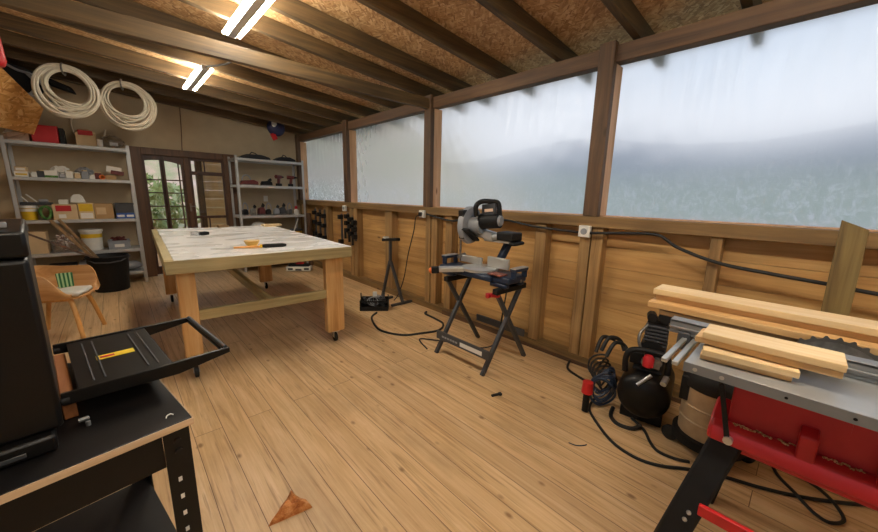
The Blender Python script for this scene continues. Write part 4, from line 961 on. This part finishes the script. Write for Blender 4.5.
# ------------------------------------------------------------------ shop vacuum
t = thing('shop_vacuum', 'dusty drum shop vacuum with black lid under the table saw', 'vacuum', (2.18, .21, 0))
MB().lathe([(.15, .05), (.158, .055), (.158, .10), (.135, .105), (0, .105)], n=32).build('base', M['blackm'], t)
MB().lathe([(.135, .105), (.135, .18), (.140, .186), (.135, .192), (.135, .26), (.140, .266), (.135, .272), (.135, .365), (0, .365)], n=40).build('drum', M['canvas'], t)
MB().lathe([(.142, .365), (.147, .37), (.147, .395), (.138, .42), (.12, .465), (.08, .49), (0, .495)], n=36).build('lid', M['blackm'], t)
MB().tube(smoothpath([(-.07, 0, .47), (-.05, 0, .53), (.05, 0, .53), (.07, 0, .47)]), .013).build('handle', M['dgrey'], t)
for a in (.6, 2.2, 3.8, 5.4):
    MB().box(-.012, .012, -.02, .02, .28, .41).build('latch', M['blackm'], t, .004).location = (.144*math.cos(a), .144*math.sin(a), 0)
for a in (.3, 1.9, 3.45, 5.0):
    x, y = .165*math.cos(a), .165*math.sin(a)
    MB().lathe([(.03, -.012), (.04, -.008), (.04, .008), (.03, .012)], (x, y, .0405), (math.cos(a+1), math.sin(a+1), 0), 20).build('wheel', M['rubber'], t)
solo(MB().tube(smoothpath([(2.30, -.02, .055), (2.24, -.03, .04), (2.20, .02, .09), (2.22, .0, .16)]), .014), 'vacuum_hose_end', M['rubber'], 'short black hose end beside the vacuum base', 'hose')

# ------------------------------------------------------------------ table saw
t = thing('table_saw', 'red bodied table saw with grey steel top at the right edge', 'table saw', (1.5, -.14, 0))
MB().box(1.155, 1.80, -.48, .193, .834, .85).build('saw_table', M['sawtop'], t, .003, **W_)
m = MB().box(1.153, 1.168, -.48, .193, .822, .8335).box(1.155, 1.80, .181, .193, .82, .8335); m.build('table_rim', M['sawlip'], t, .002, **W_)
for y_ in (.165, .105, -.02, -.13):
    MB().cyl((1.1532, y_, .8355), (1.1515, y_, .8355), .0055 if y_ > .0 else .0035).build('rim_screw', M['alu'] if y_ > .1 else M['black'], t, **W_)
MB().box(1.1525, 1.1545, -.48, .193, .823, .850).build('rim_face', M['sawlip'], t, **W_)
MB().prism([(1.228, .819), (1.76, .819), (1.77, .60), (1.224, .60)], 'Y', -.44, .082).build('body', M['red'], t, .006, **W_)
MB().prism([(1.186, .632), (1.188, .672), (1.196, .682), (1.223, .690), (1.223, .632)], 'Y', -.47, .112).build('body_ledge', M['red'], t, .005, **W_)
MB().prism([(1.19, .66), (1.225, .70), (1.30, .72), (1.30, .62), (1.19, .632)], 'Y', .083, .118).build('body_corner', M['red'], t, .006, **W_)
for y_ in (-.075, -.205, -.335):
    MB().prism([(1.1885, .645), (1.1885, .735), (1.196, .742), (1.2265, .752), (1.2265, .645)], 'Y', y_-.017, y_+.017).build('body_rib', M['red'], t, .004, **W_)
for y_ in (.03, -.14, -.27): MB().box(1.2265, 1.2285, y_-.002, y_+.002, .69, .815).build('panel_seam', M['red'], t, **W_)
for y0, y1 in ((-.01, .07), (-.055, -.02), (-.17, -.10), (-.31, -.24)):
    m = MB()
    for k in range(int((y1-y0)/.004)):
        r = random.Random(k+int(y0*1e4)); c0 = V((1.219+r.uniform(-.010, .004), y0+.004*k, .689))
        m.ball(c0, r.uniform(.002, .006), r.uniform(.002, .005), r.uniform(.001, .0045), 6, 4)
    m.build('sawdust', M['dust'], t, **W_)
def sawleg(x0, y0, x1, y1):
    MB().bar((x0, y0, .628), (x1, y1, .004), .055, .075, (0, 1, 0)).build('leg', M['blackm'], t, .008, **W_)
sawleg(1.245, .072, 1.068, .215); sawleg(1.245, -.40, 1.068, -.52); sawleg(1.72, .065, 1.80, .145); sawleg(1.72, -.40, 1.88, -.52)
MB().box(1.15, 1.165, -.45, .10, .40, .435).build('brace', M['redpaint'], t, .003, **W_)
for zz_ in (.475, .50): MB().ball((1.1475 if zz_ > .48 else 1.143, .118 if zz_ > .48 else .124, zz_-.105), .0065).build('leg_bolt', M['steel'], t, **W_)
MB().bar((1.178, .105, .81), (1.182, .072, .655), .012, .008, (1, 0, 0)).build('strut', M['blackm'], t, .002, **W_)
MB().cyl((1.192, .069, .652), (1.172, .069, .652), .011).build('strut_bolt', M['steel'], t, **W_)
# blade with teeth
m = MB(); pts = []; NB = 28; c = (-.105, .782)
for k in range(NB):
    a = 2*PI*k/NB; da = 2*PI/NB
    for f_, rr in ((0, .130), (.14, .130), (.34, .121), (.75, .122)):
        pts.append((c[0]+rr*math.cos(a+da*f_), c[1]+rr*math.sin(a+da*f_)))
m.prism(pts, 'X', 1.549, 1.5515); m.build('blade', plain('dark_blade', '#6a6661', .35, .7, .2), t, **W_)
MB().lathe([(0, -.002), (.112, -.002), (.112, .004), (0, .004)], (1.5505, c[0], c[1]), (1, 0, 0), 40).build('blade_plate', M['shine'], t, **W_)
# rip fence and guide rails
m = MB().box(1.385, 1.43, -.5, .29, .852, .862).box(1.385, 1.39, -.5, .29, .862, .898).box(1.425, 1.43, -.5, .29, .862, .898).box(1.385, 1.43, -.5, .29, .89, .90)
m.box(1.378, 1.385, -.5, .29, .872, .878)
m.build('rip_fence', M['alud'], t, .002, **W_)
MB().box(1.375, 1.45, .225, .262, .80, .865).build('fence_clamp', M['dgrey'], t, .005, **W_)
for y_ in (.205, .232):
    MB().box(1.145, 1.80, y_, y_+.016, .832, .846).build('guide_rail', M['alu'], t, .003, **W_)

# planks on the saw
def plank(x0, x1, y0, y1, z0, z1, mt, label, rz=0, group='long planks on the table saw'):
    return solo(MB().box(-(x1-x0)/2, (x1-x0)/2, -(y1-y0)/2, (y1-y0)/2, 0, z1-z0), 'pine_plank', mt, label, 'plank', ((x0+x1)/2, (y0+y1)/2, z0), rz, group, bevel=.002)
plank(1.575, 1.665, -.95, .372, .852, .874, M['pineold'], 'bottom brown plank of the long stack on the table saw', .01)
plank(1.565, 1.66, -.95, .415, .875, .898, M['pinemid'], 'second plank up of the long stack, sticking out furthest', .0)
plank(1.625, 1.73, -.95, .405, .899, .920, M['pinemid'], 'third plank up of the long stack, with a knot on its edge', .0)
plank(1.612, 1.735, -.95, .414, .921, .944, M['pinelight'], 'top pale plank of the long stack on the table saw', .0)
S = 'short planks on the table saw'
plank(1.215, 1.30, -.02, .172, .852, .867, M['pinemid'], 'bottom short board of the near stack on the saw', .10, S)
plank(1.205, 1.30, -.03, .168, .868, .886, M['pinelight'], 'second short board up in the near stack on the saw', .12, S)
plank(1.235, 1.335, -.104, .19, .890, .908, M['pinemid'], 'third short board up in the near stack, jutting left', .0, S)
plank(1.228, 1.335, -.106, .174, .909, .928, M['pinelight'], 'top pale short board of the near stack on the saw', .02, S)

# cables on the floor around the compressor and saw
def cable(pts, r, label, name='floor_cable'): return solo(MB().tube(smoothpath(pts), r), name, M['rubber'], label, 'cable')
cable([(2.56, 1.17, .02), (2.45, 1.13, .01), (2.40, 1.04, .008), (2.36, .92, .008), (2.30, .82, .01), (2.24, .80, .03)], .009, 'black lead crossing from the wall plate to the compressor')
cable([(2.16, .80, .02), (2.05, .78, .008), (1.93, .67, .008), (1.84, .55, .008), (1.815, .43, .008), (1.85, .33, .008), (1.93, .23, .008), (2.0, .11, .008), (2.05, -.02, .008), (2.12, -.15, .008), (2.21, -.27, .008), (2.32, -.39, .008)], .008, 'long black cable curving in front of the compressor and saw')
cable([(2.12, .56, .03), (2.09, .48, .008), (2.0, .42, .008), (1.955, .37, .008), (1.96, .30, .008), (1.99, .24, .009)], .008, 'black cable curling round the vacuum base')
cable([(2.28, -.03, .04), (2.22, -.07, .008), (2.12, -.13, .017), (2.05, -.19, .008), (2.03, -.24, .008), (2.10, -.28, .008), (2.20, -.23, .022), (2.30, -.14, .008), (2.36, -.06, .02)], .007, 'black cable loop on the floor under the red saw body')
cable([(2.16, .68, .02), (2.08, .66, .008), (2.03, .60, .008), (2.05, .53, .008), (2.10, .50, .02)], .012, 'short thick lead at the front foot of the compressor')

# ------------------------------------------------------------------ scraps on the floor
m = MB(); top = [(.30, 1.28, 0), (.467, 1.25, 0), (.43, 1.385, 0)]
cen = V((.40, 1.30, .026))
ring = []
for i in range(3):
    a, b2 = V(top[i]), V(top[(i+1) % 3])
    for f_ in (0, .25, .5, .75): ring.append(a.lerp(b2, f_))
r = random.Random(2)
lo = [m.bm.verts.new(p+V((0, 0, .0))) for p in ring]; hi = [m.bm.verts.new(p.lerp(cen, .12)+V((r.uniform(-.004, .004), r.uniform(-.004, .004), .012+r.uniform(0, .008)))) for p in ring]
mid = [m.bm.verts.new(p.lerp(cen, .55)+V((0, 0, .014+r.uniform(-.004, .012)))) for p in ring]
ct = m.bm.verts.new(cen)
n = len(ring)
for i in range(n):
    j = (i+1) % n
    m.bm.faces.new((lo[i], lo[j], hi[j], hi[i])); m.bm.faces.new((hi[i], hi[j], mid[j], mid[i])); m.bm.faces.new((mid[i], mid[j], ct))
m.bm.faces.new(lo[::-1])
solo(m, 'triangular_scrap', M['bark'], 'orange brown triangular scrap lying on the floor in front', 'scrap', smooth=True)
solo(MB().cyl((-.035, 0, .009), (.03, 0, .009), .009).box(.02, .04, -.012, .012, 0, .016), 'black_plug', M['rubber'], 'small black plug lying on the open floor', 'plug', (1.73, 1.265, 0), -.35, bevel=.002)
solo(MB().tube(smoothpath([(0, 0, .003), (.03, -.025, .003), (.07, -.03, .003), (.09, -.025, .003)]), .0028), 'wire_scrap', M['bluehose'], 'thin bluish scrap of wire on the floor', 'wire', (1.665, .72, 0), -.6)

# ------------------------------------------------------------------ bent plywood chair
t = thing('tub_chair', 'bent plywood tub chair with beech legs beside the black machine', 'chair', (-.47, 4.43, 0), math.radians(-20))
def shell():
    m = MB(); N = 44; cols = []
    R_, hw = .19, .215
    for k in range(N+1):
        u = k/N
        if u < .36: s_ = u/.36; x, y, nx, ny = .20-.22*s_, -hw, 0, -1                         # near arm, front to back
        elif u < .64: a = -PI/2-PI*(u-.36)/.28; x, y, nx, ny = -.02+R_*math.cos(a), hw*math.sin(a), math.cos(a), math.sin(a)   # back
        else: s_ = (u-.64)/.36; x, y, nx, ny = -.02+.25*s_, hw, 0, 1                          # far arm
        st = lambda q: max(0, min(1, q))**2*(3-2*max(0, min(1, q)))
        if u < .5: top = .415+.165*st((u-.02)/.27)
        else: top = .60 if u < .9 else .415+.185*math.sqrt(max(0, 1-((u-.9)/.1)**2))
        if .36 < u < .64: top += .03*math.sin(PI*(u-.36)/.28)
        nrm = V((nx, ny, 0)).normalized(); col = []
        for j in range(8):
            f_ = j/7; b0 = .365
            col.append(V((x, y, b0+(top-b0)*f_))-nrm*(.06*(1-f_)**2.4+.012*f_**3))
        cols.append((col, nrm))
    vo = [[m.bm.verts.new(p) for p in c_] for c_, _ in cols]; vi = [[m.bm.verts.new(p-nn*.012) for p in c_] for c_, nn in cols]
    for i in range(N):
        for j in range(7):
            m.bm.faces.new((vo[i][j], vo[i+1][j], vo[i+1][j+1], vo[i][j+1])); m.bm.faces.new((vi[i][j+1], vi[i+1][j+1], vi[i+1][j], vi[i][j]))
        m.bm.faces.new((vo[i][7], vo[i+1][7], vi[i+1][7], vi[i][7])); m.bm.faces.new((vo[i][0], vi[i][0], vi[i+1][0], vo[i+1][0]))
    for e in (0, N):
        for j in range(7): m.bm.faces.new((vo[e][j], vo[e][j+1], vi[e][j+1], vi[e][j]))
    return m
shell().build('shell', M['oak'], t)
MB().prism([(.22, -.135), (.235, 0), (.22, .135), (-.02, .135), (-.10, .08), (-.12, 0), (-.10, -.08), (-.02, -.135)], 'Z', .362, .378).build('seat', M['oak'], t, .006)
MB().prism([(.21, -.13), (.225, 0), (.21, .13), (-.02, .13), (-.10, .075), (-.115, 0), (-.10, -.075), (-.02, -.13)], 'Z', .379, .422).build('seat_pad', M['plastic'], t, .018)
for pth in (((.13, -.10, .358), (.175, -.15, .30), (.235, -.215, 0)), ((.13, .10, .358), (.165, .15, .30), (.21, .215, 0)), ((-.08, -.10, .358), (-.15, -.15, .30), (-.22, -.20, 0)), ((-.08, .10, .358), (-.12, .15, .30), (-.20, .215, 0))):
    MB().tube(smoothpath(pth, 6), [.02-.0035*i/12 for i in range(13)], 12).build('leg', M['oakz'], t)
MB().tube(smoothpath([(-.08, -.10, .350), (.02, -.11, .352), (.13, -.10, .350)]), .016).build('leg_rail', M['oakz'], t)
MB().tube(smoothpath([(-.08, .10, .350), (.02, .11, .352), (.13, .10, .350)]), .016).build('leg_rail', M['oakz'], t)
t2 = thing('jacket', 'dark jacket with red lining hung over the back of the tub chair', 'jacket', (-.47, 4.43, 0), math.radians(-20))
m = MB().ball((-.30, -.03, .46), .062, .17, .165, 20, 12).ball((-.285, -.17, .44), .05, .05, .15, 14, 10); m.jitter(.006, 3); m.build('hanging_cloth', M['fabric'], t2)
MB().ball((-.255, -.235, .50), .045, .02, .05, 12, 8).jitter(.004, 4).build('red_lining', M['redpaint'], t2)
solo(MB().box(-.05, .05, -.012, .012, 0, .13).jitter(.004, 2), 'striped_packet', M['greenstripe'], 'green striped packet standing on the tub chair seat', 'packet', (-.395, 4.46, .430), .1, bevel=.006)

# ------------------------------------------------------------------ black bench in the foreground with the thickness planer
RB = math.radians(8.9)
t = thing('black_workbench', 'black steel workbench with ply top in the near left foreground', 'workbench', (.075, .883, 0), RB)
MB().box(-1.0, 0, 0, .56, .783, .80).build('bench_top', M['blackply'], t, .003)
MB().box(-1.0, .0, -.0015, .0005, .784, .799).box(-.0005, .0015, 0, .56, .784, .799).build('top_edge', M['plyedge'], t)
for x, sx in ((-.008, -1), (-.992, 1)):
    for y, sy in ((.006, 1), (.554, -1)):
        m = MB().box(min(x, x+sx*.048), max(x, x+sx*.048), min(y, y+sy*.003), max(y, y+sy*.003), 0, .782)
        m.box(min(x, x+sx*.003), max(x, x+sx*.003), min(y+sy*.003, y+sy*.045), max(y+sy*.003, y+sy*.045), 0, .782); lg = m.build('leg', M['black'], t)
        if y < .3:
            for kz in (.73, .755): MB().cyl((x+sx*.024, y+.001, kz), (x+sx*.024, y-.004, kz), .007).build('bolt', M['blackm'], lg)
            for kz in range(14): MB().box(x+sx*.028-.0035, x+sx*.028+.0035, y-.0012, y-.0002, .655-.045*kz, .666-.045*kz).build('slot', M['plastic'], lg)
for y in (.012, .545): MB().box(-.944, -.056, y, y+.003, .70, .78).build('rail', M['black'], t)
for x in (-.013, -.99): MB().box(x, x+.003, .055, .505, .70, .78).build('rail', M['black'], t)
MB().box(-.985, -.014, .012, .55, .315, .33).build('lower_shelf', M['blackply'], t, .002)
MB().tube(smoothpath([(-.040, .036, .801), (-.037, .040, .804), (-.030, .043, .804), (-.025, .041, .801)]), .0014).build('staple', M['plastic'], t)
def loc2(x, y, z): return t.matrix_basis @ V((x, y, z))
# the planer
RP = math.radians(6.5)
p = thing('thickness_planer', 'tall black thickness planer standing on the black workbench', 'planer', (-.136, .955, .8012), RP)
MB().box(-.58, .0, -.03, .40, 0, .034).build('base', M['black'], p, .006)
MB().box(-.58, .012, -.010, .385, .0345, .372).build('housing', M['black'], p, .008, seg=3)
MB().box(-.58, .014, -.012, .387, .375, .422).build('top_cover', M['black'], p, .006)
MB().box(-.085, -.04, -.0335, -.0302, .010, .018).build('base_badge', M['dgrey'], p, .001)
MB().cyl((.045, .03, .0), (.045, .03, .010), .004).cyl((.032, .042, .012), (.048, .042, .012), .0045).build('hinge_bolt', M['alud'], p)
ft = MB().box(.04, .212, .085, .43, .058, .0645).build('infeed_table', M['black'], p, .002)
for y0 in (.073, .431):
    MB().prism([(.014, .040), (.22, .034), (.34, .054), (.34, .068), (.014, .068)], 'Y', y0, y0+.010).build('side_arm', M['black'], p, .002)
    MB().cyl((.013, y0+.005, .05), (.026, y0+.005, .05), .009).build('hinge', M['blackm'], p)
MB().box(.326, .338, .083, .431, .050, .058).build('end_bar', M['black'], p, .003)
MB().cyl((.332, .083, .067), (.332, .431, .067), .006).build('roller', M['dgrey'], p)
for x in (.066, .086, .165, .185): MB().box(x, x+.004, .11, .40, .0647, .0672).build('table_rib', M['dgrey'], ft, .001)
MB().box(.085, .160, .236, .266, .0647, .0657).build('warning_label', M['yellow'], ft)
MB().box(.092, .120, .244, .257, .0658, .0662).build('warning_print', M['red'], ft)
o2 = loc2(-.2, .27, .8)
solo(MB().box(-.010, .012, -.16, .16, 0, .046), 'wood_strip', wood('stained_strip', '#5a3218', '#7d4b24', '#96623a', 'Y', .5), 'orange brown wood strip lying beside the planer hinge', 'strip', (-.142, 1.205, .8012), RP, bevel=.002)
# things lying on the planer
zz_ = .8012+.4235
q = V((-.19, 1.04, 0))
tt = thing('spray_can', 'red spray can standing on the black planer', 'can', (q.x, q.y, zz_))
MB().lathe([(.016, 0), (.018, .004), (.018, .045), (.012, .055)]).build('can_body', M['maroon'], tt)
MB().lathe([(.010, .055), (.010, .068), (0, .068)]).build('cap', M['blackm'], tt)
q = V((-.175, .985, 0))
tt = thing('pliers', 'steel pliers lying on the black planer', 'pliers', (q.x, q.y, zz_), .5)
MB().bar((-.05, 0, .006), (.0, .012, .006), .012, .01).bar((-.05, .02, .006), (.0, .008, .006), .012, .01).build('handles', M['shine'], tt, .002)
MB().prism([(0, 0), (0, .02), (.035, .013), (.035, .007)], 'Z', .001, .012).build('jaws', M['steel'], tt, .002)

# ------------------------------------------------------------------ sky, sun, camera
wd = bpy.data.worlds.new('World'); scene.world = wd; wd.use_nodes = True
nt = wd.node_tree; nt.nodes.clear()
bg = nt.nodes.new('ShaderNodeBackground'); out = nt.nodes.new('ShaderNodeOutputWorld')
tc = nt.nodes.new('ShaderNodeTexCoord'); sp = nt.nodes.new('ShaderNodeSeparateXYZ'); nt.links.new(tc.outputs['Generated'], sp.inputs[0])
nz = nt.nodes.new('ShaderNodeTexNoise'); nz.inputs['Scale'].default_value = 2.2; nz.inputs['Detail'].default_value = 4; nt.links.new(tc.outputs['Generated'], nz.inputs['Vector'])
mth = nt.nodes.new('ShaderNodeMath'); mth.operation = 'MULTIPLY_ADD'; mth.inputs[1].default_value = .25; nt.links.new(nz.outputs['Fac'], mth.inputs[0]); nt.links.new(sp.outputs['Z'], mth.inputs[2])
rp = nt.nodes.new('ShaderNodeValToRGB'); e = rp.color_ramp.elements
e[0].position = .05; e[0].color = (.92, .92, .96, 1); e[1].position = .9; e[1].color = (.50, .63, .90, 1)
x = e.new(.33); x.color = (.93, .94, 1, 1); x = e.new(.5); x.color = (.76, .85, 1, 1)
nt.links.new(mth.outputs[0], rp.inputs['Fac']); nt.links.new(rp.outputs['Color'], bg.inputs['Color'])
bg.inputs['Strength'].default_value = .98
nt.links.new(bg.outputs[0], out.inputs[0])
sun = bpy.data.lights.new('sun', 'SUN'); sun.energy = 1.2; sun.angle = math.radians(12); sun.color = (1, .93, .82)
so = bpy.data.objects.new('sun', sun); COL.objects.link(so); so.rotation_euler = Euler((math.radians(52), 0, math.radians(-20)))

cam = bpy.data.cameras.new('camera'); co = bpy.data.objects.new('camera', cam); COL.objects.link(co); scene.camera = co
right = V((.73415721, -.67861341, .022294)); up_ = V((.11768406, .15951673, .98015554)); fwd = V((.66870296, .71696461, -.19697234))
mt = Matrix((right, up_, -fwd)).transposed().to_4x4(); mt.translation = (0, 0, 1.3); co.matrix_world = mt
cam.sensor_width = 36; cam.lens = 346.668*36/878; cam.clip_start = .02; cam.clip_end = 1000

vs = scene.view_settings
vs.view_transform = 'Standard'; vs.look = 'None'; vs.exposure = .3; vs.gamma = 1; vs.use_curve_mapping = False
scene.cycles.use_denoising = True
scene.cycles.max_bounces = 10; scene.cycles.diffuse_bounces = 6; scene.cycles.transmission_bounces = 8; scene.cycles.transparent_max_bounces = 12
scene.cycles.sample_clamp_indirect = 8
